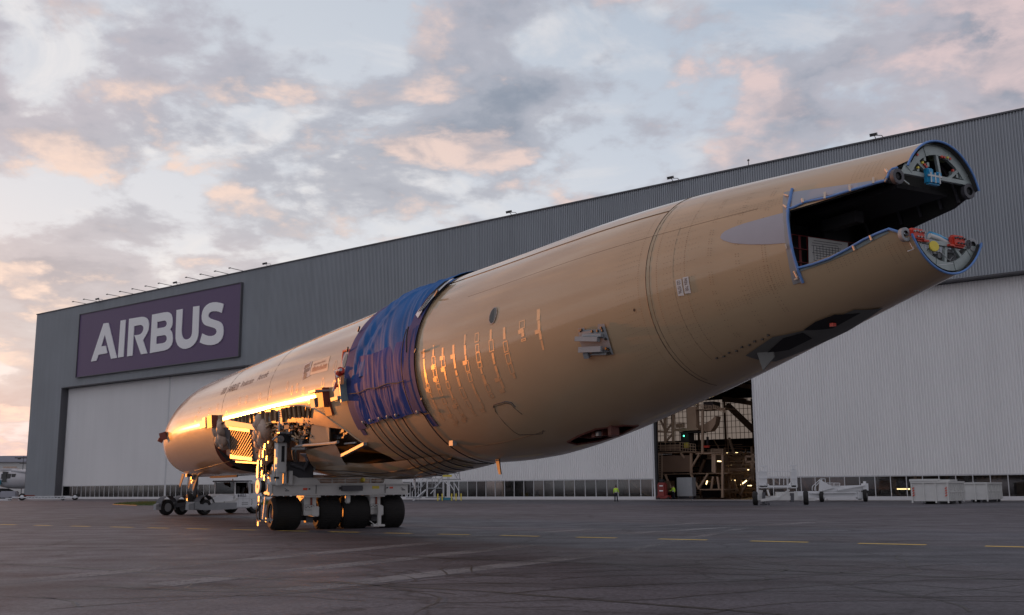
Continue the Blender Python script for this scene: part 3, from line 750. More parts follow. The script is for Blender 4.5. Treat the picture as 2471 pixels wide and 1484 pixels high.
v, f = text_mesh('LH', .26); b = MB(); b.add([hp(q[0]-.1+x, q[1]-1.8+y*20, .29) for x, y, z in v], f); b.build('placard_lettering', 'white', side)
for a, bb_ in ((Z1(1372, 648), Z1(1420, 725)), ((1030, 999), (1050, 1028))):
    h = hits([a, bb_]); b = MB(); V, F = param_tris([[(h[0][0]-.1, h[0][1]), (h[0][0]+.22, h[0][1]), (h[1][0]+.25, h[1][1]), (h[1][0]-.1, h[1][1])]], .2); b.add([hp(s, t, .02) for s, t in V], F); b.build('blue_tape_strip', 'tarp2', air)
# --- wing root bay
Z5 = lambda X, Y: (506.8+.11383*X, 953.2+.11383*Y)
Z3 = lambda X, Y: (603.3+.18293*X, 905+.18293*Y)
ZN = lambda X, Y: (362+.12208*X, 1116+.12208*Y)
def pt(Z, X, Y, k=1.0, off=0.0):
    D = Z(X, Y); h = None; j = 0
    while h is None and j < 60: h = hit(D[0], D[1]-j*.8, k); j += 1
    return Vector(hp(h[0], h[1], off, k))
V, F = param_tris([[(-15.5, -200), (7.5, -200), (7.5, -80), (-15.5, -80)]], .9)
b = MB(); b.add([hp(s, t, 0, .80) for s, t in V], F); core = b.build('wing_box_light_block', 'tandk', air, smooth=True)  # cylinder added behind the bay to block light through the hull
b = MB()
for s in (-15.4, 7.4):
    b = MB(); P = [hp(s, t, 0, .985) for t in range(-205, -79, 8)]+[hp(s, -80, 0, .5), hp(s, -205, 0, .5)]; b.add(P, [tuple(range(len(P)))]); b.build('bay_end_wall', 'darkin', air)
# top strip of the bay with frame teeth
b = MB(); V, F = param_tris([[(-13.2, -103), (-6, -107), (-1, -112), (4.4, -122), (3.2, -100), (-.8, -93), (-13.2, -88)]], .5); b.add([hp(s, t, 0, .988) for s, t in V], F); b.build('bay_web', 'film', air, smooth=True)  # warm metallic film stands in for the orange sun glow on the web
rr = random.Random(2); b = MB()
def tz(Z, x0, y0, x1, y1, w, k0=1.004, k1=.997): b.bar(pt(Z, x0, y0, k0), pt(Z, x1, y1, k1), w, .10)
for x, y0, y1 in ((440, 500, 580), (490, 490, 570), (550, 480, 590), (630, 460, 590), (705, 440, 600), (780, 425, 620), (860, 395, 600), (945, 380, 600), (1060, 400, 500), (1105, 360, 540), (1210, 370, 560), (1305, 320, 540), (1405, 350, 560), (1560, 300, 560)):
    tz(Z5, x, y0, x+rr.randint(-5, 25), y1, .05+.05*rr.random())
for x, y0, y1 in ((420, 440, 560), (470, 430, 580), (530, 420, 560), (590, 410, 560), (650, 410, 560), (715, 410, 560), (780, 430, 560)):
    tz(Z3, x, y0, x+rr.randint(-6, 25), y1, .06)
b.builds('bay_frame', 'copper', air)
for P in (((1180, 560), (1215, 400), (1290, 560)), ((1085, 500), (1115, 370), (1160, 520))):
    b = MB(); q = [pt(Z5, *p, .99) for p in P]; b.add(q+[x+Vector((0, .06, .0)) for x in q], [(0, 1, 2), (5, 4, 3), (0, 3, 4, 1), (1, 4, 5, 2), (2, 5, 3, 0)]); b.build('bay_gusset', 'grey', air)
b = MB(); P = [pt(Z5, *p, .99) for p in ((1440, 310), (1530, 320), (1560, 640), (1430, 650))]; b.add(P+[x+Vector((0, .1, 0)) for x in P], [(0, 1, 2, 3), (7, 6, 5, 4), (0, 4, 5, 1), (1, 5, 6, 2), (2, 6, 7, 3), (3, 7, 4, 0)])
for i in range(7): b.bar(pt(Z5, 1445, 350+i*40, .985), pt(Z5, 1540, 355+i*40, .985), .03, .03)
b.build('bay_ladder_bracket', 'grey', air)
b = MB(); b.bar(pt(Z5, 395, 575, .985), pt(Z5, 1060, 690, .985), .35, .22).bar(pt(Z5, 360, 640, .995), pt(Z5, 1040, 725, .995), .12, .10)
b.build('bay_beam', 'grey', air)
# lattice panel with its frame
C4 = [pt(Z5, 430, 700, .985), pt(Z5, 870, 755, .985), pt(Z5, 915, 1350, .985), pt(Z5, 450, 1300, .985)]
def bil(u, v): return (C4[0]*(1-u)+C4[1]*u)*(1-v)+(C4[3]*(1-u)+C4[2]*u)*v
b = MB(); nU, nV = 9, 7
for i in range(-nV, nU+1):
    for sg in (1, -1):
        ok = []
        for k in range(nV*2+1):
            v = k/(nV*2); u = (i+(k/2 if sg > 0 else nV-k/2))/nU*1.0
            if 0 <= u <= 1: ok.append(bil(u, v))
        if len(ok) > 1: b.tube([ok[0], ok[len(ok)//2], ok[-1]], .026, 5)
b.build('lattice_panel', 'lattice', air)
b = MB(); q = C4; b.add([p+Vector((0, .25, 0)) for p in q], [(0, 1, 2, 3)]); b.build('lattice_backing', 'redbr', air)
b = MB(); b.bar(q[0], q[1], .14).bar(q[3], q[2], .12, .2).bar(pt(Z5, 560, 1412, .99), pt(Z5, 1075, 1445, .99), .10, .08); b.build('lattice_edge', 'steel', air)
def slab(Z, pts, k, th, name, m, parent=air):
    P = [pt(Z, *p, k) for p in pts]; n = (P[1]-P[0]).cross(P[2]-P[0]).normalized(); n = n if n.y > 0 else -n
    N = len(P); return MB().add(P+[p+n*th for p in P], [tuple(range(N)), tuple(range(N, 2*N))[::-1]]+[(i, N+i, N+(i+1) % N, (i+1) % N) for i in range(N)])
def slabo(Z, pts, k, th, name, m, parent=air):
    P = [pt(Z, *p, k) for p in pts]; n = (P[1]-P[0]).cross(P[2]-P[0]).normalized(); n = n if n.y > 0 else -n
    N = len(P); b = MB(); b.add(P+[p+n*th for p in P], [tuple(range(N)), tuple(range(N, 2*N))[::-1]]+[(i, N+i, N+(i+1) % N, (i+1) % N) for i in range(N)]); return b.build(name, m, parent)
slabo(Z5, ((865, 740), (1000, 740), (1025, 1400), (910, 1390)), .985, .08, 'bay_panel', 'grey')
slabo(Z5, ((290, 650), (420, 670), (425, 930), (340, 930)), .98, .08, 'bay_panel', 'dkgrey')
slabo(Z5, ((340, 930), (410, 930), (440, 1320), (350, 1260)), .98, .08, 'bay_panel', 'grey')
slabo(Z5, ((450, 1320), (830, 1380), (810, 1420), (480, 1390)), .98, .1, 'bay_tray', 'lilac')
slabo(Z3, ((850, 455), (945, 490), (1040, 590), (1045, 885), (775, 900), (820, 620)), .985, .06, 'access_panel', 'accpan')
# insulation bundles and pipework
def lump(mb, pts, r):
    for i, p in enumerate(pts):
        bm = bmesh.new(); bmesh.ops.create_icosphere(bm, subdivisions=2, radius=1)
        sx, sy, sz = [r*(.7+.7*rr.random()) for _ in range(3)]
        for v in bm.verts:
            f = 1+.18*math.sin(v.co.x*5+i)+.14*math.sin(v.co.y*7+i*2); v.co = Vector((v.co.x*sx*f, v.co.y*sy*f, v.co.z*sz*1.3*f))
        bm.verts.index_update(); mb.add([v.co+p for v in bm.verts], [[v.index for v in f.verts] for f in bm.faces]); bm.free()
b = MB(); lump(b, [pt(Z5, *p, .98) for p in ((220, 640), (190, 740), (200, 830), (240, 900), (270, 980), (300, 1050), (260, 720), (300, 880))], .26); b.build('insulation_blanket', 'insul', air, smooth=True, angle=80); b = MB()
lump(b, [pt(Z5, *p, .98) for p in ((1110, 560), (1120, 640), (1200, 700), (1150, 760), (1090, 690), (1060, 800), (1160, 850), (1170, 960), (1180, 1060), (1210, 1150), (1220, 1250), (1040, 900), (1040, 1000))], .27)
b.build('insulation_blanket', 'insul', air, smooth=True, angle=80)
b = MB()
for i in range(130):
    x = 1000+rr.random()*560; y = 560+rr.random()*850; p = pt(Z5, x, y, .9+.09*rr.random()); q = pt(Z5, x+rr.uniform(-110, 110), y+rr.uniform(-110, 130), .9+.09*rr.random())
    m = (p+q)/2+Vector((rr.uniform(-.1, .1), -.1, rr.uniform(-.15, .15))); b.tube([p, m, q], .018+.035*rr.random(), 6)
for i in range(130):
    x = 440+rr.random()*400; y = 560+rr.random()*330; p = pt(Z3, x, y, .9+.09*rr.random()); q = pt(Z3, x+rr.uniform(-50, 60), y+rr.uniform(-60, 60), .9+.09*rr.random())
    b.tube([p, (p+q)/2+Vector((0, -.08, .06)), q], .015+.03*rr.random(), 6)
b.build('bay_pipework', 'copper', air, smooth=True, kind='stuff')
b = MB()
for i in range(45):
    x = 430+rr.random()*380; y = 500+rr.random()*420; b.box(pt(Z3, x, y, .9+.07*rr.random()), (.15+.4*rr.random(), .12, .08+.22*rr.random()), rr.uniform(-.3, .3)); b.cur = 0
for i in range(22):
    x = 1000+rr.random()*300; y = 650+rr.random()*750; b.box(pt(Z5, x, y, .86+.08*rr.random()), (.15+.4*rr.random(), .12, .08+.3*rr.random()))
for i in range(16):
    x = 1060+rr.random()*260; y = 640+rr.random()*220; b.box(pt(Z3, x, y, .9), (.1+.2*rr.random(), .1, .06+.1*rr.random()))
b.build('bay_equipment', 'dkgrey', air, kind='stuff')
b = MB(); b.tube([pt(Z3, *p, .95) for p in ((540, 840), (590, 845), (640, 890), (665, 915))], .07, 8); b.tube([pt(Z3, *p, .95) for p in ((610, 940), (690, 850), (740, 770))], .04, 8); b.build('bay_strut', 'steel', air, smooth=True)
# folded-in rim of the forward end of the bay
b = MB(); L = [Vector(hp(s, t)) for s, t in bayL[::-1]+bay[:2]]; L2 = [Vector(hp(s+1.6, t, 0, .86)) for s, t in bayL[::-1]+bay[:2]]
n = len(L); b.add(L+L2, [(i, i+1, n+i+1, n+i) for i in range(n-1)]); b.build('bay_forward_rim', 'redbr', air, smooth=True)
b = MB(); curve_on(bay[:13], .025, '', '', mb=b, off=.005); b.build('bay_edge_strip', 'skin', air, smooth=True)
# lower body fairing left open, with its lips
fairpts = [(735, 985), (930, 945), (1128, 905), (1160, 950), (1200, 1040), (1232, 1120), (1330, 1225), (1230, 1262), (1100, 1268), (950, 1250), (850, 1222), (780, 1110)]
shell('wing_root_fairing', [hits([Z3(*p) for p in fairpts], 1.02)], 'skin', air, off=0, k=1.03, step=.3)
b = MB(); b.tube([pt(Z3, *p, 1.04) for p in ((600, 955), (620, 940), (740, 925), (900, 915), (1130, 895), (1160, 880))], .055, 8); b.tube([pt(Z3, *p, 1.05) for p in ((565, 975), (735, 970))], .05, 6)
b.build('fairing_lip', 'steel', air, smooth=True)
b = MB(); b.tube([pt(Z3, *p, 1.04) for p in ((565, 970), (566, 1040), (580, 1110), (620, 1200), (680, 1255), (740, 1282), (800, 1262), (850, 1235))], .05, 8); b.tube([pt(Z3, *p, 1.03) for p in ((600, 1000), (610, 1100), (650, 1200), (690, 1240))], .04, 8)
b.build('fairing_frame', 'alu', air, smooth=True)
slabo(Z3, ((650, 1040), (735, 1050), (770, 1130), (820, 1215), (740, 1262), (690, 1255), (650, 1240)), 1.0, .05, 'fairing_inner_panel', 'lilac')
b = MB(); b.bar(pt(Z3, 1215, 1065, 1.03), pt(Z3, 1520, 908, 1.03), .13, .10); b.bar(pt(Z3, 1250, 905, .97), pt(Z3, 1400, 890, .97), .05); b.build('sill_beam', 'grey', air)
P = hits([Z3(*p) for p in ((1060, 610), (1210, 720), (1330, 760), (1420, 850), (1510, 905), (1640, 1010), (1700, 1110), (1660, 1200), (1560, 1225), (1400, 1180), (1290, 1130), (1230, 1060), (1400, 900), (1300, 920), (1130, 880), (1050, 870))])
# belly fairing keel
b = MB(); ns, nt = 30, 24; vs = []; fs = []
for i in range(ns+1):
    s = -5.5+15.5*i/ns; e = math.sin(math.pi*min(1, max(0, i/ns)))**.55
    for j in range(nt+1):
        t = -156-48*j/nt; q = math.sin(math.pi*j/nt)**.8; vs.append(hp(s, t, .02+.30*e*q))
fs = [(i*(nt+1)+j, (i+1)*(nt+1)+j, (i+1)*(nt+1)+j+1, i*(nt+1)+j+1) for i in range(ns) for j in range(nt)]
b.add(vs, fs); bel = b.build('belly_fairing', 'skin', air, smooth=True)
b = MB(); b.tube([hp(-5.5+15.5*i/30, -161-4*math.sin(math.pi*i/30), .17*math.sin(math.pi*i/30)+.03) for i in range(31)], .035, 6); b.tube([hp(-4+12*i/30, -170-4*math.sin(math.pi*i/30), .30) for i in range(31)], .02, 6)
b.build('fairing_joint', 'bolt', bel)
P = [hp(5.6, -163, .32), hp(6.5, -162, .32), hp(6.8, -165, .34), hp(5.8, -166, .34)]; b = MB().add(P, [(0, 1, 2, 3)])
b = MB(); b.add(P, [(0, 1, 2, 3)]); b.build('belly_access_cover', 'steel', bel)  # bare steel plate on the belly fairing
# --- nose gear
ng = (-32.6, 0)
b = MB(); b.tube([(ng[0], 0, 3.2), (ng[0]+.05, 0, 1.9)], .19, 12); b.tube([(ng[0]+.05, 0, 1.9), (ng[0]+.1, 0, 1.0)], .12, 12); b.bar((ng[0], 0, 1.9), (ng[0]-1.1, 0, 2.9), .12); b.bar((ng[0], .15, 1.6), (ng[0]+.5, .15, 1.2), .08).bar((ng[0]+.5, .15, 1.2), (ng[0]+.1, .1, .9), .08)
b.box((ng[0], 0, 2.55), (.5, 1.2, .2)); b.tube([(ng[0]-.1, -.5, 1.45), (ng[0], .3, 1.45)], .04, 8)
gear = b.build('nose_gear_leg', 'dkgrey', air, smooth=True)
b = MB(); b.tube([(ng[0]+.2, -.16, 2.4), (ng[0]+.25, -.2, 1.8), (ng[0]+.15, -.12, 1.2)], .03, 6); b.tube([(ng[0]-.8, -.3, 2.7), (ng[0]-.6, -.35, 1.9), (ng[0]-.1, -.2, 2.0)], .03, 6); b.build('hydraulic_hose', 'steel', gear)
b = MB(); b.rbox((ng[0]+.9, -.3, 2.35), (.4, .3, .4), .1); b.box((ng[0]+.95, -.3, 2.1), (.3, .25, .12)); b.build('gear_light_cluster', 'steel', gear)
for y in (-.34, .34):
    c = (ng[0]+.1, y, .85); b = MB(); tyre(b, c, (0, 1, 0), .52, .38); w = b.build('nose_wheel', 'rubber', air, smooth=True)
    b = MB(); rim(b, c, (0, 1, 0), .52, .38); b.build('rim', 'alu', w, smooth=True)
for s, y in ((-35.2, -.3), (-34.3, .1), (-31.2, -.2)):
    hz = 2.72 if s < -34.5 else 2.62
    if s > -32: hz = 2.5
    b = MB(); b.add([(s-.45, y-.02, hz), (s+.45, y-.02, hz-.05), (s+.5, y-.28, hz-.95), (s+.1, y-.26, hz-.80), (s-.45, y+.02, hz), (s+.45, y+.02, hz-.05), (s+.5, y-.24, hz-.95), (s+.1, y-.22, hz-.80)], [(0, 1, 2, 3), (7, 6, 5, 4), (0, 4, 5, 1), (1, 5, 6, 2), (2, 6, 7, 3), (3, 7, 4, 0)])
    b.build('nose_gear_door', 'tandk', air)
h = hit(402, 1050); b = MB(); b.bar(hp(h[0], h[1], .0), hp(h[0]-.2, h[1]-2, .35), .22, .45); b.bar(hp(h[0]-.1, h[1]-4, .3), hp(h[0]-.1, h[1]-8, .42), .12, .3); b.build('probe_cover', 'redbr', air)
b = MB(); b.tube([hp(s, -176, .03) for s in (-27, -26, -24, -22, -20)], .05, 6); b.build('belly_drain_line', 'dkgrey', air)

# ================================================================== TARPAULIN over the joint
tp = thing_at('tarpaulin', 'blue pleated tarpaulin wrapped over the aircraft body, tied down with dark cords', 'tarpaulin', (0, 0, 0))
tp.location = air.location
def fold(s, t, kind):
    ed = max(0, min(1, (s-6.35)/.6, (11.3-s)/.6)); d = _fold(s, t, kind); return .02+(d-.02)*ed
from mathutils import noise as mnoise
def rdg(x, y): return 1-abs(2*mnoise.noise(Vector((x, y, 3.7))))
def _fold(s, t, kind):
    if kind == 'top':
        u = (s-6.1)/5.4; d = .045+.11*math.sin(math.pi*min(1, max(0, (s-6.1)/5.5)))*max(0, 1-abs(t+42)/42)
        d += .06*(rdg(s*.9+.028*t, 1+t*.008)-.6)*1.0+.0*math.sin(3.4*s)*min(1, max(0, (t+95)/20))*(1 if t < 10 else .3)
        d += .05*math.exp(-((s-7.0-.02*(t+80))/.28)**2)+.035*math.exp(-((s-8.1-.035*(t+75))/.16)**2)-.03*math.exp(-((s-7.5-.028*(t+75))/.15)**2)
        d += .028*(rdg(s*2.6+.07*t, 6+t*.012)-.6)
        return d
    if kind == 'flap':
        d = .085+.035*(rdg(s*1.9+.012*t, t*.022)-.6)+.014*(rdg(s*5.5+.02*t, 5+t*.03)-.6)+.02*math.sin(s*1.9+.1*t)
        d += .02*math.sin(t*.25+s)
        return d
    d = .085+.055*(rdg(s*1.7+.02*t, 9+t*.03)-.6)*min(1, max(.2, (-100-t)/9))+.022*(rdg(s*5-.03*t, 2+t*.05)-.6)+.02*math.sin(s*2.7+t*.2)
    return d
def tsheet(name, s0, s1, t0, t1, ns, nt, kind, m, e0=lambda s: 0, e1=lambda s: 0, off=0.0):
    vs = []; fs = []
    for i in range(ns+1):
        s = s0+(s1-s0)*i/ns
        a = t0+e0(s); c = t1+e1(s)
        for j in range(nt+1):
            t = a+(c-a)*j/nt
            vs.append(hp(s, t, fold(s, t, kind)+off if kind else off))
    fs = [(i*(nt+1)+j, i*(nt+1)+j+1, (i+1)*(nt+1)+j+1, (i+1)*(nt+1)+j) for i in range(ns) for j in range(nt)]
    b = MB(); b.add(vs, fs); return b.build(name, m, tp, smooth=True, angle=180)
tsheet('top_sheet', 6.15, 11.5, -92, 70, 150, 110, 'top', 'tarp', e1=lambda s: -101*max(0, min(1, (s-10.2)/.8)))
tsheet('front_flap', 6.5, 11.2, -102, -80, 170, 30, 'flap', 'tarp_suntint', e0=lambda s: 0, e1=lambda s: (s-7)*.3+1.2*math.sin(s*2))
tsheet('lower_skirt', 6.4, 11.35, -121, -100.5, 190, 24, 'skirt', 'tarp_suntint', e0=lambda s: .6*math.sin(s*3.1))
tsheet('edge_band', 6.0, 6.75, -124, 60, 8, 90, None, 'tarp2', off=.055)
tsheet('edge_band', 10.85, 11.62, -121, -37, 8, 60, None, 'tarp2', off=.055)
b = MB(); b.tube([hp(s, -101+.4*math.sin(s*4), .145) for s in np.linspace(6.5, 11.0, 30)], .014, 6); b.tube([hp(10.95, t, .14) for t in range(-120, -70, 4)], .014, 6); b.tube([hp(11.7, t, .035) for t in range(-124, -38, 5)], .010, 6)
b.tube([hp(11.2+.12*math.sin(t*.2), t, .15) for t in range(-86, -68, 3)], .022, 6)
b.build('hem_rope', 'rope', tp)
def beloff(s, t):
    j = (-156-t)/48
    if not (0 < j < 1) or not (-5.5 < s < 10): return 0
    return .02+.30*math.sin(math.pi*(s+5.5)/15.5)**.55*math.sin(math.pi*j)**.8
for i, (s, s2) in enumerate(((7.1, 7.3), (7.75, 7.8), (8.5, 8.4), (9.15, 9.0), (9.8, 9.6), (11.35, 11.2))):
    b = MB(); n = 18; b.tube([hp(s+(s2-s)*j/n, -119-(60 if i < 5 else 58)*j/n, (.04+beloff(s, -119-60*j/n)) if j > 0 else .12) for j in range(n+1)], .017, 6); st = b.build('tie_cord', 'rope', tp, smooth=True)
    b = MB(); b.lathe([(.05, 0), (.06, .03), (.03, .05)], hp(s, -119, .17), Vector(hp(s, -119, 1))-Vector(hp(s, -119)), 10); b.build('eyelet', 'steel', st)
b = MB()
for (s, t) in ((11.8, -52), (11.85, -87), (11.8, -113), (6.1, -58), (5.95, -72)): b.bar(hp(s-.05, t, .1), hp(s+.25, t+1, .2), .05)
b.builds('hem_clip', 'dkgrey', tp)
P, Fq = param_tris([[(11.1, -63), (11.4, -66), (11.72, -50), (11.78, -36), (11.45, -37)]], .2); b = MB(); b.add([hp(s, t, .10) for s, t in P], Fq); b.build('clear_film_window', 'white', tp)
b = MB(); 
for ds in (0, .12, .24): b.tube([hp(11.3+ds+.1*k/6, -62+4*k, .125) for k in range(7)], .012, 6)
b.build('cord_loops', 'rope', tp)
# ================================================================== TRANSPORTER (same axes as the aircraft)
tr = thing_at('transporter', 'white wheeled cradle platform on huge tyres carrying the bronze aircraft body', 'transporter', (0, 0, 0)); tr.location = air.location
ty = lambda x: -2.8+(x-655)*.01731      # picture column -> y on the aft face
Z6 = lambda X, Y: (603.3+.1709*X, 1116+.1709*Y)
def tyz(X, Y): x, y = Z6(X, Y); return ty(x), 1.35+(1197-y)*.0172
sf = -3.0
b = MB(); b.rbox((sf-.65, .1, 1.60), (1.3, 5.75, .40), .03); b.rbox((sf-3.4, .7, 1.60), (4.2, 3.0, .36), .03); b.box((sf+.02, .1, 1.80), (.10, 5.85, .06)).box((sf+.02, .1, 1.38), (.08, 5.8, .05))
deck = b.build('platform_beam', 'offwhite', tr)
b = MB()
for y in (-1.0, 1.95): b.box((sf+.012, y, 1.6), (.03, .02, .36))
for X0, X1, Y0, Y1 in ((1235, 1262, 360, 395), (1552, 1578, 360, 395), (810, 825, 375, 395), (1930, 1945, 365, 385)):
    a, z0 = tyz(X0, Y1); c, z1 = tyz(X1, Y0); b.bbox((sf, a, z0), (sf+.05, c, z1))
b.build('beam_seam', 'dkgrey', deck)
for nm, m, X0, X1, Y0, Y1 in (('red_label', 'redtrim', 730, 790, 372, 402), ('red_label', 'redtrim', 1975, 2025, 362, 388), ('data_plate', 'paper', 847, 935, 358, 410), ('yellow_label', 'yellow', 1716, 1820, 350, 388), ('tool_box', 'dkgrey', 1266, 1552, 343, 415)):
    a, z0 = tyz(X0, Y1); c, z1 = tyz(X1, Y0); b = MB(); b.bbox((sf+.0, a, z0), (sf+(.22 if nm == 'tool_box' else .012), c, z1)); b.build(nm, m, deck)
b = MB()
for X in (480, 2150):
    for (x0, y0, x1, y1) in ((0, 10, 55, 45), (5, 45, 60, 46), (5, 45, 30, 30), (30, 30, 60, 46)):
        a, z0 = tyz(X+x0, 365+y0); c, z1 = tyz(X+x1, 365+y1); b.bar((sf+.012, a, z0), (sf+.012, c, z1), .012, .012)
b.build('maker_emblem', 'ink', deck)
# top rail and saddles
b = MB()
for y in np.arange(-1.4, 1.9, .55): b.bar((sf-.1, y, 1.8), (sf-.1, y, 2.02), .03)
b.tube([(sf-.1, -2.1, 2.03), (sf-.1, 1.9, 2.03)], .025, 6); b.tube([(sf-.1, -1.2, 1.92), (sf-.1, 1.9, 1.92)], .015, 6)
b.build('guard_rail', 'offwhite', tr)
b = MB(); b.prism([(-1, 0), (1.0, 0), (.8, .25), (.35, .62), (.15, .62), (0, .3), (-.2, .62), (-.55, .62)], lambda x, y, k: (sf-.4+k, 2.35+x*.45, 1.80+y), 0, .3); b.build('saddle_bracket', 'offwhite', tr); b = MB()
b.prism([(-1, 0), (1.4, 0), (1.1, .2), (-.2, .22), (-.6, .34), (-1, .34)], lambda x, y, k: (sf-.3+k, -1.55+x*.55, 1.80+y), 0, .25)
b.build('saddle_bracket', 'offwhite', tr)
b = MB(); b.tube([(sf-.5, 1.25, 1.8), (sf-.5, 1.25, 2.15)], .18, 12); b.rbox((sf-.6, 1.85, 2.05), (.5, .5, .5), .08); b.rbox((sf-.9, -.5, 2.0), (.8, 1.2, .35), .04).rbox((sf-1.4, 1.0, 2.0), (.8, 2.0, .4), .05).rbox((sf-1.2, -1.3, 2.1), (.6, .5, .6), .05); b.build('hydraulic_unit', 'insul', tr, smooth=True)
b = MB(); b.lathe([(.0, 0), (.09, 0), (.10, .08), (.06, .15), (0, .17)], (sf, .95, 1.95), (1, 0, .2), 14); b.build('beacon', 'yellow', tr, smooth=True)
# jack column at the port side with its screw and hand wheel
b = MB(); b.rbox((sf+.05, -2.5, 2.85), (.5, .38, 1.25), .03); b.rbox((sf+.05, -2.56, 2.1), (.45, .24, .7), .02); b.box((sf+.05, -2.32, 2.15), (.30, .10, .7)).box((sf+.0, -2.08, 2.05), (.3, .14, .55))
col = b.build('jack_column', 'offwhite', tr)
b = MB(); b.box((sf+.305, -2.47, 2.98), (.02, .12, .62)); b.box((sf+.2, -2.5, 3.6), (.5, .5, .35)); b.box((sf+.3, -2.70, 2.05), (.02, .2, .08)); b.builds('column_slot', 'black', col)
b = MB(); b.tube([(sf+.15, -2.60, 3.4), (sf+.15, -2.60, 4.75)], .05, 8); b.lathe([(.12, 0), (.14, .02), (.12, .05)], (sf+.45, -2.62, 3.55), (1, 0, 0), 18); b.tube([(sf+.45, -2.95, 3.5), (sf+.5, -2.8, 3.65), (sf+.5, -2.6, 3.5)], .04, 6); b.box((sf+.2, -2.45, 3.80), (.4, .42, .07)); b.build('jack_screw', 'steel', col, smooth=True)
b = MB(); b.rbox((sf-.5, -1.7, 2.25), (.6, 1.3, .9), .05); b.tube([(sf-.2, -2.0, 2.6), (sf, -1.5, 2.4), (sf-.1, -1.2, 2.9)], .09, 8); b.build('valve_block', 'dkgrey', tr)
# port side reel, hose rack, lit end plates
b = MB(); b.box((sf-.05, -2.86, 1.60), (.30, .10, .44)); b.box((sf+.02, -2.80, 1.98), (.16, .12, .4)); b.prism([(0, 0), (.14, 0), (.05, .75), (0, .75)], lambda x, y, k: (sf+.04+k, -2.82+x, 1.82+y), 0, .08)
b.build('end_plate', 'offwhite', tr)
b = MB(); b.lathe([(.02, 0), (.33, 0), (.34, .05), (.33, .18)], (sf-.35, -3.85, 1.72), (0, 1, 0), 28); b.lathe([(.24, .18), (.24, .8)], (sf-.35, -3.85, 1.72), (0, 1, 0), 24); reel = b.build('cable_reel', 'offwhite', tr, smooth=True)
b = MB(); b.lathe([(.27, .2), (.27, .62)], (sf-.35, -3.85, 1.72), (0, 1, 0), 24); b.build('wound_cable', 'rubber', reel, smooth=True)
b = MB(); b.lathe([(.05, -.01), (.08, -.03), (0, -.03)], (sf-.35, -3.85, 1.72), (0, 1, 0), 10); b.build('hub', 'dkgrey', reel)
b = MB()
for z0, z1 in ((2.05, 2.75), (1.0, 1.35), (.2, .45)):
    b.box((sf-.2, -3.9 if z0 > 2 else -3.72, (z0+z1)/2), (.2, .14 if z0 > 2 else .12, z1-z0))
b.rbox((sf-.4, -3.75, 2.3), (.3, .3, .5), .04); b.box((sf-.3, -3.1, .42), (.2, .9, .08)).box((sf-.2, -2.95, .42), (.16, .2, .16));
for i in range(5): b.lathe([(.06, 0), (.06, .1)], (sf-.2, -3.75, 2.9-.18*i), (0, -1, 0), 10)
b.tube([(sf-.2, -3.15, 1.3), (sf-.15, -3.35, .4)], .08, 8)
b.builds('hose_rack', 'steel', tr)
b = MB(); b.tube([(sf-.2, -3.72, 1.2), (sf-.2, -3.95, .9), (sf-.15, -3.95, .6), (sf-.2, -3.75, .35)], .03, 6)
for k in range(3): b.tube([(sf-.15, -3.72+.05*k, 1.1), (sf-.15, -3.70+.05*k, .4)], .03, 6)
b.build('hose', 'rubber', tr)
b = MB()
for i in range(16): b.rbox((sf-1.0+rr.random()*.8, -3.3+rr.random()*.6, 2.0+rr.random()*1.4), (.2, .12+.1*rr.random(), .1+.2*rr.random()), .02)
for i in range(12): p = Vector((sf-.6, -3.6+rr.random()*1.0, 1.9+rr.random()*1.5)); b.tube([p, p+Vector((.1, rr.uniform(-.1, .1), -.4))], .025, 6)
b.build('jack_fittings', 'copper', tr)
# suspension boxes and wheels
def suspension(X0, X1, parts=0):
    a, z1 = tyz(X0, 480); c, z0 = tyz(X1, 770); m = (a+c)/2; b = MB(); b.rbox((sf-.6, m-.08, .95), (.9, (c-a)-.12, .78), .03); b.rbox((sf-.45, m+.12, .72), (.9, (c-a)-.35, .40), .03); b.box((sf-.5, m-.05, 1.31), (1.0, (c-a)+.08, .07))
    s_ = b.build('suspension_box', 'offwhite', tr)
    b = MB(); b.box((sf-.13, m-.05, 1.12), (.06, .07, .3)); b.build('red_hook', 'redbr', s_)
    b = MB()
    for (x0, z, x1, z2) in ((-.3, .98, .05, .98), (-.3, .78, .05, .78), (-.3, .78, -.3, .98), (.05, .78, .05, .98)): b.bar((sf-.14, m+x0, z), (sf-.14, m+x1, z2), .012)
    for k in range(6): b.lathe([(.02, 0), (.02, .02)], (sf-.14, m-.25+.07*k, .88+.04*(k % 2)), (1, 0, 0), 8)
    b.build('box_seams', 'dkgrey', s_)
    b = MB(); b.tube([(sf-.8, a-.1, .45), (sf-.8, c+.1, .45)], .10, 10); b.box((sf-.6, m, .4), (.3, .3, .25)); b.build('axle', 'dkgrey', tr)
suspension(775, 985); suspension(1715, 1910)
b = MB(); y0, z0 = tyz(1820, 900); b.bar((sf+.05, y0, .95), (sf+.05, y0, .12), .14, .12); b.box((sf+.05, y0-.05, .12), (.3, .5, .08)); b.tube([(sf+.05, y0-.4, .3), (sf+.1, y0-.2, .15), (sf+.05, y0, .25)], .02, 6); b.build('landing_leg', 'offwhite', tr)
b = MB(); y0, z0 = tyz(1385, 480); b.rbox((sf-.2, y0, 1.2), (.2, .2, .36), .04); b.build('air_cylinder', 'offwhite', tr, smooth=True)
wheels = []
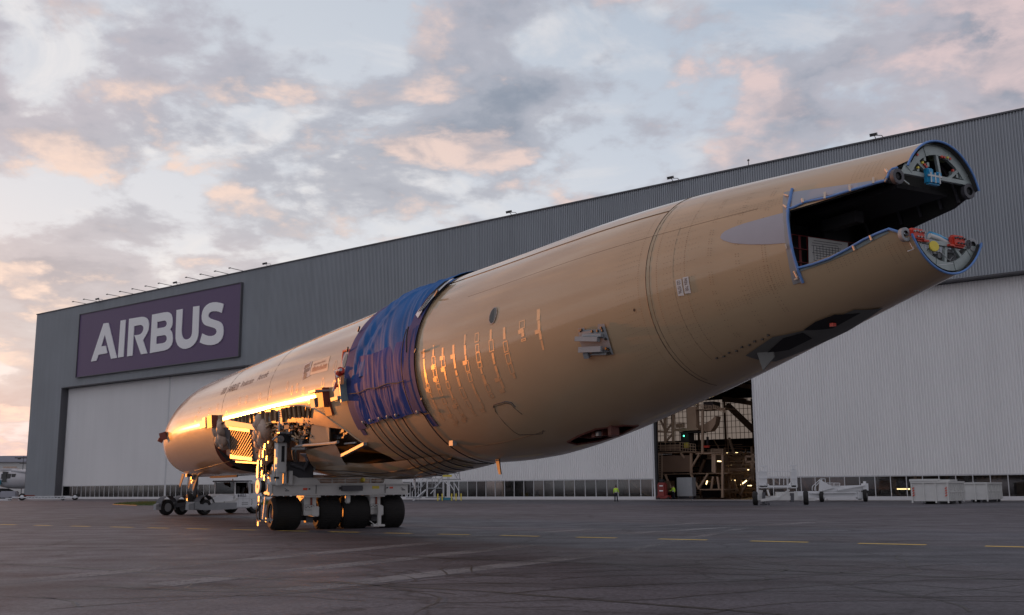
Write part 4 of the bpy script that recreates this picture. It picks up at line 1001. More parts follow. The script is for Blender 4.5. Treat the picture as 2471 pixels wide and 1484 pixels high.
for (X0, X1) in ((350, 750), (985, 1312), (1330, 1740), (1905, 2245)):
    for row in (0, 1):
        a, _ = tyz(X0, 0); c, _ = tyz(X1, 0); m = (a+c)/2; w = (c-a)*.98; cs = sf-.75-row*2.6
        if row and X0 in (350, 985): continue
        b = MB(); tyre(b, (cs, m, .655), (0, 1, 0), .655, w)
        if not row:
            for k in range(44):
                an = 2*math.pi*k/44
                for sd in (-1, 1): b.box((cs+.657*math.cos(an), m+sd*w*.22, .655+.657*math.sin(an)), (.02, w*.34, .035), R=Matrix.Rotation(-an, 3, 'Y'))
        wo = b.build('tyre', 'rubber', tr, smooth=True)
        b = MB(); rim(b, (cs, m, .655), (0, 1, 0), .655, w); b.build('rim', 'redbr' if not row else 'dkgrey', wo, smooth=True)
        if X0 == 350 and not row: b = MB(); b.lathe([(.375, 0), (.40, -.02), (.36, -.03), (.34, .0)], (cs, m-w*.40, .655), (0, 1, 0), 32, cap=False); b.build('rim_ring', 'steel', wo, smooth=True); b = MB(); b.lathe([(.30, 0), (.28, -.05), (.0, -.05)], (cs, m-w*.36, .655), (0, 1, 0), 28); b.build('hub', 'black', wo)

# ================================================================== TOW TRACTOR
e = Vector((.53, .848, 0)); ang = math.atan2(e.y, e.x)
tg = thing('tow_tractor', 'low white towbarless tractor with a dark roofed cab clamped on the nose wheels', 'tow tractor', (-21.38, 68.6, 0), ang)
# local: x forwards (to the cab, away), y left (away-left); near side is y<0
b = MB(); b.rbox((5.6, 0, .85), (3.4, 2.7, .95), .08); b.rbox((7.6, 0, 1.0), (1.1, 2.6, .75), .10); b.prism([(0, .45), (3.2, .45), (3.2, .80), (2.6, 1.22), (1.3, 1.32), (0, .95)], lambda x, y, k: (x+.9, k, y), -1.15, -1.30)
b.prism([(0, .45), (3.2, .45), (3.2, 1.2), (.6, 1.2), (0, .95)], lambda x, y, k: (x+.9, k, y), .85, 1.0)
b.box((3.6, -.2, .95), (1.6, 2.0, .5))
body = b.build('chassis', 'white', tg)
b = MB()
for X in (4.4, 5.1, 6.0): b.box((X, -1.352, .8), (.012, .01, .7))
b.box((5.6, -1.352, 1.0), (2.6, .01, .012)); 
for i in range(7): b.box((5.0+.13*i, -1.354, .62), (.08, .012, .07)); b.box((5.0+.13*i, -1.354, .74), (.08, .012, .07))
b.box((7.1, -1.31, .9), (.5, .02, .5)); b.box((7.9, -1.31, 1.05), (.3, .02, .2))
b.build('panel_seam', 'grey', body)
v, f = text_mesh('AIRBUS', .30); b = MB(); b.add([(4.55+x, -1.36, 1.12+y) for x, y, z in v], f); b.lathe([(.1, 0), (.1, .005)], (4.4, -1.355, 1.2), (0, -1, 0), 12); b.build('lettering', 'ink', body)
v, f = text_mesh('3', .5); b = MB(); b.add([(6.25+x, -1.36, .6+y) for x, y, z in v], f); b.build('lettering', 'ink', body)
# rear fork arms and wheels
b = MB(); b.prism([(-1.0, .35), (1.5, .30), (4.0, .35), (4.0, .75), (1.2, .78), (.7, .60), (-.6, .78), (-1.0, .70)], lambda x, y, k: (x, k, y), -1.5, -1.2)
b.prism([(-1.5, .35), (4.0, .35), (4.0, .75), (-.9, .82), (-1.5, .70)], lambda x, y, k: (x, k, y), 1.0, 1.25); b.rbox((-.35, -1.15, .6), (.5, .8, .5), .05); b.box((1.5, -.2, .55), (.5, 2.2, .25))
arm = b.build('fork_arm', 'grey', tg)
b = MB(); b.bar((0, -1.0, .6), (1.2, -.2, .8), .25).bar((0, .9, .6), (1.2, .2, .8), .25); b.box((1.0, 0, .9), (.4, .9, .5)); b.build('wheel_clamp', 'dkgrey', tg)
for (x, y) in ((-.6, 1.1), (.55, -1.15), (4.95, -1.1), (4.95, 1.1), (.6, 1.1)):
    r = .50 if x < 4 else .58
    b = MB(); tyre(b, (x, y, r), (0, 1, 0), r, .42); w = b.build('tyre', 'rubber', tg, smooth=True)
    b = MB(); rim(b, (x, y, r), (0, 1, 0), r, .42); b.build('rim', 'grey', w, smooth=True)
for (x, y, r) in ((-.6, 1.1, .66), (.55, -1.15, .68), (.6, 1.1, .66)):
    b = MB(); n = 14
    vs = []
    for k in range(n+1):
        a = math.pi*k/n
        for yy in (-.27, .27): vs.append((x+r*math.cos(a), y+yy, .55+r*math.sin(a)))
    b.add(vs, [(2*k, 2*k+1, 2*k+3, 2*k+2) for k in range(n)]); b.add([(p[0]*1, p[1], p[2]+.03) for p in vs], [(2*k, 2*k+2, 2*k+3, 2*k+1) for k in range(n)]); b.build('mudguard', 'dkgrey', tg, smooth=True)
# cab
b = MB()
for (x, y) in ((4.35, -1.05), (4.35, .9), (6.9, -1.2), (6.9, 1.0), (6.15, -1.25)): b.bar((x, y, 1.25), (x+(.0 if x < 5 else -.12), y*.96, 2.12), .09)
b.bar((6.0, -1.2, 2.12), (6.85, -1.15, 2.12), .1).bar((6.1, -1.27, 1.28), (6.1, -1.2, 2.1), .08); b.prism([(6.2, .75), (7.0, .75), (7.0, 1.3), (6.85, 2.1), (6.15, 2.1), (6.2, 1.25)], lambda x, y, k: (x, k, y), -1.33, -1.30, holes=[[(6.28, 1.35), (6.85, 1.35), (6.76, 2.0), (6.25, 2.0)]])
cab = b.build('cab_frame', 'white', tg)
b = MB(); b.rbox((5.35, -.1, 2.17), (2.4, 2.3, .10), .03); b.build('cab_roof', 'dkgrey', cab)
b = MB(); b.bbox((4.36, -1.0, 1.3), (4.38, .9, 2.1)); b.bbox((6.8, -1.1, 1.3), (6.82, .95, 2.1)); b.bbox((4.4, 1.0, 1.3), (6.7, 1.02, 2.1)); b.build('windscreen', 'glass', cab)
b = MB(); b.rbox((5.3, -.5, 1.55), (.5, .5, .6), .06).rbox((5.1, .5, 1.5), (.5, .5, .5), .06); b.bar((5.2, -1.15, 1.25), (5.35, -1.2, 1.75), .22, .12); b.build('driver_seat', 'black', cab)
b = MB(); b.lathe([(.05, 0), (.05, .12)], (6.0, .3, 2.22), (0, 0, 1), 10); b.bar((2.2, -1.0, 1.32), (2.2, -1.0, 1.4), .04); b.build('beacon', 'dkgrey', cab)
b = MB(); b.box((2.6, -1.28, .62), (3.0, .12, .42)); b.bar((2.4, -1.33, .55), (4.2, -1.38, 1.0), .16, .16).bar((2.4, -1.36, .8), (3.4, -1.38, .85), .10); b.build('lift_cylinder', 'offwhite', tg)

bpy.context.view_layer.update()
def squash(o):
    for c in kids(o):
        if c.name.split('.')[0] not in ('tyre', 'mudguard'):
            for v_ in c.data.vertices:
                if v_.co.x > 1.5: v_.co.x = 1.5+(v_.co.x-1.5)*.62
            squash(c)
squash(tg)
for o_ in list(kids(tr))+[k for c in kids(tr) for k in kids(c)]:
    if o_.name.split('.')[0] in ('cable_reel', 'wound_cable', 'hub', 'hose_rack', 'hose', 'jack_fittings'):
        for v_ in o_.data.vertices:
            if v_.co.y < -2.86: v_.co.y = -2.86+(v_.co.y+2.86)*.42
            if o_.name.split('.')[0] in ('cable_reel', 'wound_cable', 'hub'): v_.co.z = 1.72+(v_.co.z-1.72)*.85

# ================================================================== HANGAR
HN = np.array([0.61297734, 0.79010049, 0]); HU = np.array([.79010049, -.61297734, 0]); HD = 111.0
ho = HN*HD; hrz = math.atan2(HU[1], HU[0])
def hw(u, v, z): return ho+HU*u+HN*v+np.array([0, 0, z])
def hl(x, y, dep=0.0):       # picture point -> (u, z) on the plane dep metres behind the facade
    g = onplane(x, y, HN*(HD+dep), HN); return float(g@HU), float(g[2])
hg = thing('hangar', 'huge grey corrugated assembly hangar with white sliding doors', 'hangar', tuple(ho), hrz)
UL, UR, ZR, ZH = -215.5, 75.0, 39.0, 22.4
def corr(name, u0, u1, z0, z1, v, m, pitch=.30, d=.13, parent=hg):
    b = MB(); vs = []; n = int((u1-u0)/pitch); pitch = (u1-u0)/n
    xs = []
    for i in range(n):
        x = u0+i*pitch; xs += [(x, 0), (x+pitch*.42, 0), (x+pitch*.54, d), (x+pitch*.88, d)]
    xs.append((u1, 0))
    for x, y in xs: vs += [(x, v-y, z0), (x, v-y, z1)]
    b.add(vs, [(2*i, 2*i+2, 2*i+3, 2*i+1) for i in range(len(xs)-1)]); return b.build(name, m, parent)
corr('upper_cladding', UL, UR, ZH+.15, ZR, 0, 'clad')
corr('corner_pier', UL, -203.6, 0, ZH+.15, 0, 'clad')
b = MB(); b.bbox((UL-.1, -.25, ZR), (UR, .3, ZR+.18)); b.bbox((UL-.12, -.06, 0), (UL, .3, ZR)); b.build('roof_edge_trim', 'trim', hg)
b = MB(); b.bbox((-203.6, -.05, ZH), (UR, 1.7, ZH+.13)); b.bbox((-203.62, .0, 0), (-203.4, 1.9, ZH)); b.bbox((-203.4, 2.2, ZH-.8), (UR, 2.6, ZH+.2)); b.build('door_head_soffit', 'trim', hg)
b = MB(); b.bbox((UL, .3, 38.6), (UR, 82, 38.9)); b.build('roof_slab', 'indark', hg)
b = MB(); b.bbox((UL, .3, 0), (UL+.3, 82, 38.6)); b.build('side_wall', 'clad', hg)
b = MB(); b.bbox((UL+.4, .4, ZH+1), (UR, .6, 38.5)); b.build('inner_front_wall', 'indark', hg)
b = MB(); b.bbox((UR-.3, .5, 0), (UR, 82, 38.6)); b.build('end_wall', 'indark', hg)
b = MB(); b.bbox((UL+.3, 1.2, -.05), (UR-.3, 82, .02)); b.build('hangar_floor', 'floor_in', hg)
# sliding door leaves, each with its band of windows
dv = 1.5
def leaf(u0, u1, v, first_m, pitch=1.652):
    d = MB(); d.cur = 0
    n = int(round((u1-u0-.5)/.25)); o = corr('door_leaf', u0+.22, u1-.22, 2.62, ZH-.05, v, 'clad2')
    b = MB()
    b.bbox((u0, v-.06, 0.0), (u0+.22, v+.25, ZH-.05)); b.bbox((u1-.22, v-.06, 0.0), (u1, v+.25, ZH-.05))
    b.bbox((u0+.22, v-.05, .02), (u1-.22, v+.25, .42)); b.bbox((u0+.22, v-.05, 2.50), (u1-.22, v+.02, 2.62))
    x = first_m
    xs = [u0+.22]
    while x < u1-.4:
        if x > u0+.4: b.bbox((x-.035, v-.045, .42), (x+.035, v+.12, 2.50)); xs.append(x)
        x += pitch
    xs.append(u1-.22)
    b.bbox((u0+.22, v-.08, .03), (u1-.22, v-.05, .08))
    b.build('door_frame', 'doortrim', o)
    for a, c in zip(xs[:-1], xs[1:]):
        g = MB(); g.bbox((a+.036, v+.03, .42), (c-.036, v+.04, 2.50)); g.build('window', rr.choice(('glass', 'glass', 'glassb', 'glassc')), o)
    # posts and braces of the leaf seen through the panes
    br = MB()
    x = u0+1.0; k = 0
    while x < u1:
        br.bbox((x, v+.5, 0), (x+.28, v+.8, 22)); k += 1; x += 8.26
    br.bar((u0+1.5, v+.6, 2.7), (u0+4.2, v+.6, .3), .22); br.bar((u1-4.5, v+.6, 2.7), (u1-1.2, v+.6, .3), .22); br.bbox((u0, v+.5, 2.75), (u1, v+.8, 3.0))
    br.build('leaf_bracing', 'tan', o)
    return o
leaf(-203.4, -167.75, dv, -201.08+1.652)
leaf(-167.7, -132.9, dv, -167.7+1.652)
leaf(-132.85, -99.0, dv, -132.85+1.652)
leaf(-98.95, -65.2, dv, -97.03)
leaf(-51.9, -18.0, dv, -49.84)
leaf(-17.95, 16.0, dv, -16.9)
leaf(16.05, 50, dv, 17.5)
b = MB(); b.bbox((-65.15, dv-.1, 0), (-64.85, dv+.3, ZH)); b.build('door_seal', 'black', hg)
# interior: back wall glazing, dark band, roof beams
VB = 62
b = MB(); b.bbox((UL+.4, VB, 10), (UR-.4, VB+.3, 17.2)); b.build('rear_glazing', 'glazing', hg)
b = MB()
for i in range(100): u = -130+i*.82; b.bbox((u-.035, VB-.10, 10), (u+.035, VB-.01, 17.2))
for i in range(7): b.bbox((-150, VB-.12, 10+i*1.07-.04), (20, VB-.02, 10+i*1.07+.04))
for i in range(24): u = -150+i*5.4; b.bbox((u-.16, VB-.5, 0), (u+.16, VB-.15, 17))
b.build('rear_glazing_bars', 'tandk', hg)
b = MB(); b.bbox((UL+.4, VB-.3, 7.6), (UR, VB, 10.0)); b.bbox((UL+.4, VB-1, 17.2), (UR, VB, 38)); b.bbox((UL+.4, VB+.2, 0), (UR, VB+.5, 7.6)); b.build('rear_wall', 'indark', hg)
b = MB()
p = hl(1907, 976, 40); q = hl(1827, 905, 40)
for (x0, y0, x1, y1, w) in ((1905, 975, 1968, 1040, 0), ): pass
a = hl(1755, 977, 40); c = hl(1826, 1045, 40); b.bar((a[0], 40, a[1]), (c[0], 40, c[1]), .8)
for (x0, y0, x1, y1) in ((1745, 962, 1826, 975), (1758, 925, 1822, 935), (1775, 915, 1822, 918), (1745, 965, 1800, 967)):
    a = hl(x0, y0, 38); c = hl(x1, y1, 38); b.bar((a[0], 38, a[1]), (c[0], 38, c[1]), .5, .7)
b.bbox((UL+1, 20, 30), (UR-1, 21, 33)).bbox((UL+1, 44, 28.6), (UR-1, 45, 32)); b.build('roof_truss', 'tandk', hg)

# ---- docking platform behind the open door
def ZH_(X, Y): return (1568.6+.21138*X, 904.9+.21138*Y)      # detail crop of the opening
DV = 9.0
def dp(X, Y, v=DV): u, z = hl(*ZH_(X, Y), v); return (u, v, z)
dk = thing('work_platform', 'brown multi storey docking platform with railings standing in the open hangar doorway', 'platform', tuple(ho), hrz)
b = MB()
def dbar(x0, y0, x1, y1, w=.18, v=DV): b.bar(dp(x0, y0, v), dp(x1, y1, v), w)
def dbox(mb, x0, y0, x1, y1, th, v=DV): a = dp(x0, y1, v); c = dp(x1, y0, v); mb.bbox((a[0], v, a[2]), (c[0], v+th, c[2]))
for (x, y0, y1) in ((75, 520, 1400), (175, 480, 770), (265, 450, 760), (600, 400, 900), (470, 890, 1120), (740, 900, 1120), (830, 900, 1400), (720, 900, 1110)): dbar(x, y0, x, y1, .28)
for (x0, y0, x1, y1) in ((75, 645, 265, 655), (120, 510, 175, 640), (260, 540, 185, 640), (250, 680, 190, 750), (560, 910, 465, 1070), (465, 1130, 560, 1300), (660, 1130, 560, 1290), (175, 1140, 240, 1290), (350, 890, 395, 950), (720, 1160, 700, 1300), (770, 1160, 790, 1300)): dbar(x0, y0, x1, y1, .22)
b.build('steel_frame', 'tan', dk)
b = MB()
dbox(b, 65, 870, 520, 895, 8); dbox(b, 520, 885, 720, 905, 8); dbox(b, 150, 1118, 890, 1135, 9); dbox(b, 280, 600, 545, 640, 3); dbox(b, 520, 375, 860, 400, 3); dbox(b, 565, 1300, 850, 1315, 4)
b.build('deck', 'tan', dk)
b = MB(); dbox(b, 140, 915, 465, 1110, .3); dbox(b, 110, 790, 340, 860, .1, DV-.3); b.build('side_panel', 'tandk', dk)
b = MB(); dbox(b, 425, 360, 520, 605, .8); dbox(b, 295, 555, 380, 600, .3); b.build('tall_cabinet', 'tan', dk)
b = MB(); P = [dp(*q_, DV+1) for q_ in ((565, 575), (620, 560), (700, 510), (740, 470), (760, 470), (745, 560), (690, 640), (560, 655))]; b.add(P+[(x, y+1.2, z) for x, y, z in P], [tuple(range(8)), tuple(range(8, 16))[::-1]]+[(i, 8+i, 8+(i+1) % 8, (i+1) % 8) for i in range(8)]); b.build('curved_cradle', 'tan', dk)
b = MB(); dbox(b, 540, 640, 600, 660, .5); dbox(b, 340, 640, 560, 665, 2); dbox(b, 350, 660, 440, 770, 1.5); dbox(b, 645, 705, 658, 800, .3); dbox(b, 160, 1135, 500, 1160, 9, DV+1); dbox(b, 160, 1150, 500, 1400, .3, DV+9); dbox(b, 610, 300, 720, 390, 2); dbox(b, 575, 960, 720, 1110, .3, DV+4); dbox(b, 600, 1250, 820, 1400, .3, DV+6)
b.builds('dark_machinery', 'indark', dk)  # boxes in the dark interior colour
b = MB()
def rail(x0, y0, x1, y1, h=85, n=8, v=DV-.3):
    for k in range(4): b.tube([dp(x0, y0-h*k/3, v), dp(x1, y1-h*k/3, v)], .035, 5)
    for k in range(n+1): b.tube([dp(x0+(x1-x0)*k/n, y0+(y1-y0)*k/n, v), dp(x0+(x1-x0)*k/n, y0+(y1-y0)*k/n-h, v)], .035, 5)
rail(65, 868, 340, 862, 95, 5); rail(345, 865, 520, 885, 95, 6); rail(700, 905, 830, 905, 60, 4); rail(290, 600, 400, 605, 60, 4); rail(720, 380, 860, 430, 40, 5); rail(520, 385, 700, 400, 50, 6)
for x in (92, 100, 128, 140): b.tube([dp(x, 890, DV-.4), dp(x, 1215, DV-.4)], .05, 5)
for k in range(16): b.tube([dp(100, 900+k*20, DV-.4), dp(128, 900+k*20, DV-.4)], .03, 5)
b.build('railing', 'tan', dk)
b = MB(); dbox(b, 388, 770, 430, 830, .4); b.build('yellow_equipment', 'yellow', dk)
b = MB(); dbox(b, 610, 805, 670, 830, .3); b.build('red_equipment', 'red', dk)
b = MB(); b.lathe([(.09, 0), (.09, .1)], dp(388, 695, DV-.4), (0, -1, 0), 10); b.build('status_lamp', 'greenled', dk)
# grey cabinet, red unit, trestle, lamps
def hthing(name, label, cat, u, v, group=None): return thing(name, label, cat, tuple(hw(u, v, 0)), hrz, group)
a = dp(308, 1365, 4); c = dp(478, 1200, 4); e_ = hthing('steel_cabinet', 'large light grey cabinet on a frame under the docking platform', 'cabinet', (a[0]+c[0])/2, 4.0); cw = (c[0]-a[0])
b = MB(); b.rbox((0, .5, 1.55), (cw, 1.0, 2.3), .03); b.build('body', 'grey', e_); b = MB(); b.bar((-cw/2, .2, .2), (cw/2, .2, .2), .12).bar((-cw/2, .9, .2), (cw/2, .9, .2), .12)
for x in (-cw/2+.1, cw/2-.1): b.bar((x, .2, .02), (x, .2, .4), .12)
b.build('base_frame', 'dkgrey', e_); b = MB(); b.box((cw*.33, -.01, 1.9), (.2, .02, .3)); b.box((0.2, -.008, 1.5), (.02, .02, 2.1)); b.build('door_handle', 'steel', e_)
a = dp(115, 1415, 1.0); e_ = hthing('fire_extinguisher_cart', 'red wheeled unit with white marks beside the open door edge', 'cart', a[0], 1.6)
b = MB(); b.rbox((0, 0, 1.15), (1.2, .7, 1.9), .15); b.rbox((.2, 0, .35), (1.7, .7, .4), .08); b.build('body', 'red2', e_, smooth=True); b = MB()
for z in (1.1, 1.7): b.box((.05, -.36, z), (.5, .02, .12))
b.builds('white_mark', 'white', e_); b = MB()
for x in (-.4, .9): b.lathe([(.2, -.1), (.2, .1)], (x, -.25, .2), (0, 1, 0), 14)
b.build('wheel', 'rubber', e_); b = MB(); b.rbox((0, 0, 2.3), (.7, .5, .4), .1); b.build('valve_head', 'black', e_)
def tubes(lst):
    for i, (x0, y0, x1, y1, v, lab) in enumerate(lst):
        a = dp(x0, y0, v); c = dp(x1, y1, v); m = [(a[j]+c[j])/2 for j in range(3)]
        e_ = thing('tube_lamp', lab, 'lamp', tuple(hw(m[0], m[1], m[2])), hrz, 'lit tube lamps inside the hangar')
        b = MB(); p = Vector((a[0]-m[0], 0, a[2]-m[2])); q = -p; b.bar(p, q, .10, .12); b.build('tube', 'tube', e_)
        b = MB(); b.bar(p+Vector((0, .1, .1)), q+Vector((0, .1, .1)), .16, .06); b.build('housing', 'lampbody', e_)
tubes([(925, 1029, 1027, 1029, 30, 'lit tube lamp, widest of the row in the upper middle of the doorway'), (1025, 1070, 1100, 1069, 40, 'thin lit tube lamp just above a longer pair'), (985, 1078, 1022, 1078, 40, 'short lit tube lamp left of the pair'), (1050, 1082, 1128, 1082, 34, 'lit tube lamp right of the short one'), (770, 984, 812, 986, 14, 'short lit tube lamp beside the platform upright'),
       (1036, 1255, 1104, 1203, 16, 'slanting lit tube lamp near the doorway edge'), (930, 1200, 972, 1203, 20, 'short bright tube lamp over a tripod stand'), (1112, 1260, 1158, 1262, 26, 'lit tube lamp low at the doorway edge'), (1022, 1120, 1024, 1158, 24, 'small upright lit lamp'), (640, 1250, 655, 1200, 16, 'slanted lit lamp behind the platform legs'), (845, 888, 900, 888, 52, 'dim lit tube lamp under the dark band, left one'), (955, 884, 1000, 884, 52, 'dim lit tube lamp under the dark band, right one')])
b = MB()
for i in range(60):
    x = 700+rr.random()*500; y = 900+rr.random()*480; v = 22+rr.random()*34; a = dp(x, y, v); b.box(a, (.5+2.5*rr.random(), 1, .3+1.6*rr.random()))
for i in range(50):
    x = 820+rr.random()*390; y = 880+rr.random()*500; v = 20+rr.random()*34; a = dp(x, y, v); b.bar(a, (a[0]+rr.uniform(-1.5, 1.5), v, a[2]+rr.uniform(-3, 3)), .15+.15*rr.random())
for i in range(70):
    x = 560+rr.random()*640; y = 870+rr.random()*500; v = 14+rr.random()*30; a = dp(x, y, v); h_ = 1+3*rr.random()
    if i % 2: b.bar((a[0]-h_, v, a[2]), (a[0]+h_, v, a[2]), .10); b.bar((a[0]-h_, v, a[2]+.5), (a[0]+h_, v, a[2]+.5), .05); b.bar((a[0]-h_, v, a[2]+1.0), (a[0]+h_, v, a[2]+1.0), .05)
    else: b.bar((a[0], v, 0), (a[0], v, a[2]+1), .16)
for x0, y0, x1, y1 in ((1030, 1365, 1150, 1160), (905, 1300, 950, 1200), (1000, 1330, 950, 1200), (1160, 1000, 1180, 1200), (1180, 900, 1170, 1200), (1095, 930, 1100, 1000), (1095, 995, 1220, 995), (1095, 930, 1220, 930)):
    a = dp(x0, y0, 15); c = dp(x1, y1, 15); b.bar(a, c, .25)
for k in range(10): a = dp(1150, 1020+k*18, 15); c = dp(1190, 1020+k*18, 15); b.bar(a, c, .08)
o = b.build('assembly_rigs', 'tan', None, kind='stuff'); o.location = tuple(ho); o.rotation_euler = (0, 0, hrz); tag(o, 'jumble of brown rigs and beams deep inside the hangar', 'rigs')
b = MB()
for i in range(70):
    u = rr.uniform(-200, 20)
    if -66 < u < -51: continue
    v = 4+rr.random()*14; b.box((u, v, .9+rr.random()), (1+2.5*rr.random(), 1.0, .8+1.6*rr.random()))
for i in range(30):
    u = rr.uniform(-200, 20)
    if -66 < u < -51: continue
    b.bar((u, 12, 0), (u+rr.uniform(-3, 3), 12, 5), .3)
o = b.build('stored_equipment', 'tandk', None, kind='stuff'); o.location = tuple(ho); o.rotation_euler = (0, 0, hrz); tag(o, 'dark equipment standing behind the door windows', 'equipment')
# small lit lamps seen through the door windows
for i, (x, y, l, lab) in enumerate(((1967+1, 1172, .0, ''), ) if False else ((2270, 1192, 1.6, 'lit tube lamp behind the windows above the big container'), (1408, 1163, .5, 'small lit lamp behind the middle of the left door leaf'), (2395, 1171, 1.2, 'lit tube lamp at the rightmost windows'), (1237, 1165, .9, 'small lit lamp behind the windows next to the scaffold stairs'), (2180, 1180, 1.4, 'lit lamp behind the pane above the trailers'))):
    u, z = hl(x, y, 9); e_ = thing('tube_lamp', lab, 'lamp', tuple(hw(u, 9, z)), hrz, 'lit tube lamps inside the hangar')
    b = MB(); b.bar((-l/2, 0, .1 if i == 0 else 0), (l/2, 0, -.3 if i == 0 else 0), .10, .12); b.build('tube', 'tube', e_); b = MB(); b.box((0, .12, .12), (l*1.1, .1, .05)); b.build('housing', 'lampbody', e_)
for (x, lab) in ((1204, 'white cabinet behind the windows left of centre'), (1385, 'pale box behind the window beside the standing person')):
    pass

# ---- sign
sg = thing('wall_sign', 'dark purple sign board reading AIRBUS in pale letters on the hangar front', 'sign', tuple(hw(-171.2, -.35, 30.6)), hrz)
b = MB(); b.rbox((0, .1, 0), (52.1, .5, 12.85), .05); b.build('sign_board', 'sign', sg)
b = MB()
for z in (-6.45, 6.45): b.box((0, -.02, z), (52.3, .56, .14))
for x in (-26.1, 26.1): b.box((x, -.02, 0), (.14, .55, 12.8))
b.build('board_frame', 'trim', sg)
L = {
 'A': ([(883, 1077), (1005, 710), (1052, 703), (1133, 1042), (1077, 1051), (1018, 818), (983, 930), (1026, 925), (1041, 996), (957, 1012), (936, 1069)], []),
 'I': ([(1170, 682), (1219, 674), (1197, 1031), (1144, 1039)], []),
 'R': ([(1252, 665), (1370, 646), (1392, 646), (1412, 653), (1428, 666), (1438, 686), (1443, 715), (1442, 748), (1437, 775), (1428, 798), (1412, 828), (1385, 872), (1426, 998), (1366, 1007), (1303, 824), (1345, 818), (1362, 812), (1376, 798), (1387, 778), (1391, 755), (1389, 740), (1378, 728), (1360, 724), (1300, 736), (1284, 1020), (1232, 1028)], []),
 'B': ([(1474, 625), (1590, 603), (1622, 600), (1642, 606), (1658, 622), (1668, 650), (1671, 690), (1668, 725), (1660, 750), (1646, 768), (1660, 786), (1669, 812), (1673, 850), (1671, 885), (1663, 915), (1648, 940), (1625, 958), (1595, 970), (1453, 996)], [[(1524, 695), (1588, 682), (1604, 684), (1614, 696), (1616, 715), (1608, 735), (1590, 746), (1521, 758)], [(1517, 835), (1588, 822), (1605, 825), (1615, 840), (1616, 860), (1609, 880), (1595, 893), (1575, 900), (1512, 908)]]),
 'U': ([(1710, 580), (1769, 570), (1758, 780), (1760, 815), (1768, 842), (1782, 859), (1801, 865), (1822, 861), (1840, 849), (1853, 830), (1860, 800), (1870, 548), (1930, 540), (1921, 790), (1917, 832), (1906, 868), (1889, 900), (1866, 925), (1836, 944), (1800, 954), (1770, 953), (1742, 941), (1720, 918), (1706, 885), (1701, 850), (1701, 815)], []),
 'S': ([(2165, 522), (2145, 607), (2120, 597), (2090, 591), (2060, 592), (2036, 601), (2021, 616), (2016, 634), (2020, 648), (2034, 661), (2060, 671), (2110, 686), (2134, 698), (2149, 716), (2159, 742), (2163, 780), (2160, 818), (2150, 852), (2133, 880), (2108, 901), (2075, 914), (2040, 919), (2005, 917), (1968, 908), (1933, 892), (1958, 806), (1985, 820), (2015, 830), (2045, 831), (2072, 824), (2090, 808), (2097, 788), (2092, 768), (2078, 755), (2040, 743), (1995, 730), (1975, 717), (1961, 697), (1954, 670), (1953, 635), (1960, 594), (1974, 562), (1996, 535), (2026, 515), (2060, 506), (2095, 504), (2130, 510)], [])}
Kp = 2471/4096
def lw(X, Y): u, z = hl((X/2.413)*Kp, (1000+Y/2.413)*Kp, -.5); return (u+171.2, z-30.6)
for ch, (o_, hs) in L.items():
    b = MB(); P = [lw(*p) for p in o_]; Hh = [[lw(*p) for p in h] for h in hs]
    b.prism(P, lambda x, y, k: (x, k, y), -.30, -.16, holes=Hh); b.build('letter', 'letter', sg, letter=ch)

# ---- roof floodlights and sign lamp arms
labs = ['small floodlight on the roof edge over the left of the sign', 'small floodlight on the roof edge over the middle of the sign', 'floodlight on the roof edge just right of the sign lamps', 'floodlight on the roof edge above the blue tarpaulin', 'floodlight on the roof edge above the seam of the aircraft tail', 'floodlight on the roof edge nearest the tail cut-out']
for u, lb in zip((-190.46, -164.16, -138.4, -85.67, -60.14, -34.87), labs):
    e_ = thing('floodlight', lb, 'floodlight', tuple(hw(u, -.2, 39.15)), hrz, 'floodlights along the roof edge'); e_.scale = (.78, .78, .78)
    b = MB(); R = Matrix.Rotation(.35, 3, 'X'); b.box((-.35, -.75, .42), (.95, .55, .42), R=R); b.build('lamp_head', 'lampbody', e_)
    b = MB(); b.bar((-.3, -.6, .35), (.5, .1, .35), .08).bar((.5, .1, .35), (.75, .3, -.1), .08).bar((-.3, -.5, .3), (-.3, .1, -.1), .08); b.build('bracket', 'trim', e_)
    b = MB(); b.box((-.35, -.85, .24), (.8, .4, .02), R=R); b.build('lens', 'glass', e_)
ub = [hl(x/2.413*Kp, (1000+y/2.413)*Kp, 0)[0] for x, y in ((845, 527), (950, 506), (1175, 460), (1300, 435), (1420, 408), (1548, 383), (1675, 356), (1940, 303), (2080, 272), (2220, 243), (2360, 212))]
ords = ['first', 'second', 'third', 'fourth', 'fifth', 'sixth', 'seventh', 'eighth', 'ninth', 'tenth', 'eleventh']
for u, od in zip(ub, ords):
    e_ = thing('sign_lamp_arm', od+' thin lamp arm from the left reaching out over the sign', 'lamp arm', tuple(hw(u, -.1, 39.1)), hrz, 'thin lamp arms above the sign')
    b = MB(); b.tube([(0, .6, 0), (0, -3.0, .12)], .055, 6); b.build('arm', 'trim', e_)
    b = MB(); b.rbox((0, -3.05, .08), (.5, .2, .18), .04); b.build('lamp_head', 'lampbody', e_)
e_ = thing('roof_aerial', 'tiny mast on the roof edge between two floodlights', 'mast', tuple(hw(-50.3, 0, 39.1)), hrz)
b = MB(); b.tube([(0, 0, 0), (0, 0, .9)], .05, 6); b.build('pole', 'trim', e_); b = MB(); b.box((0, 0, .75), (.25, .1, .15)); b.build('sensor', 'lampbody', e_)
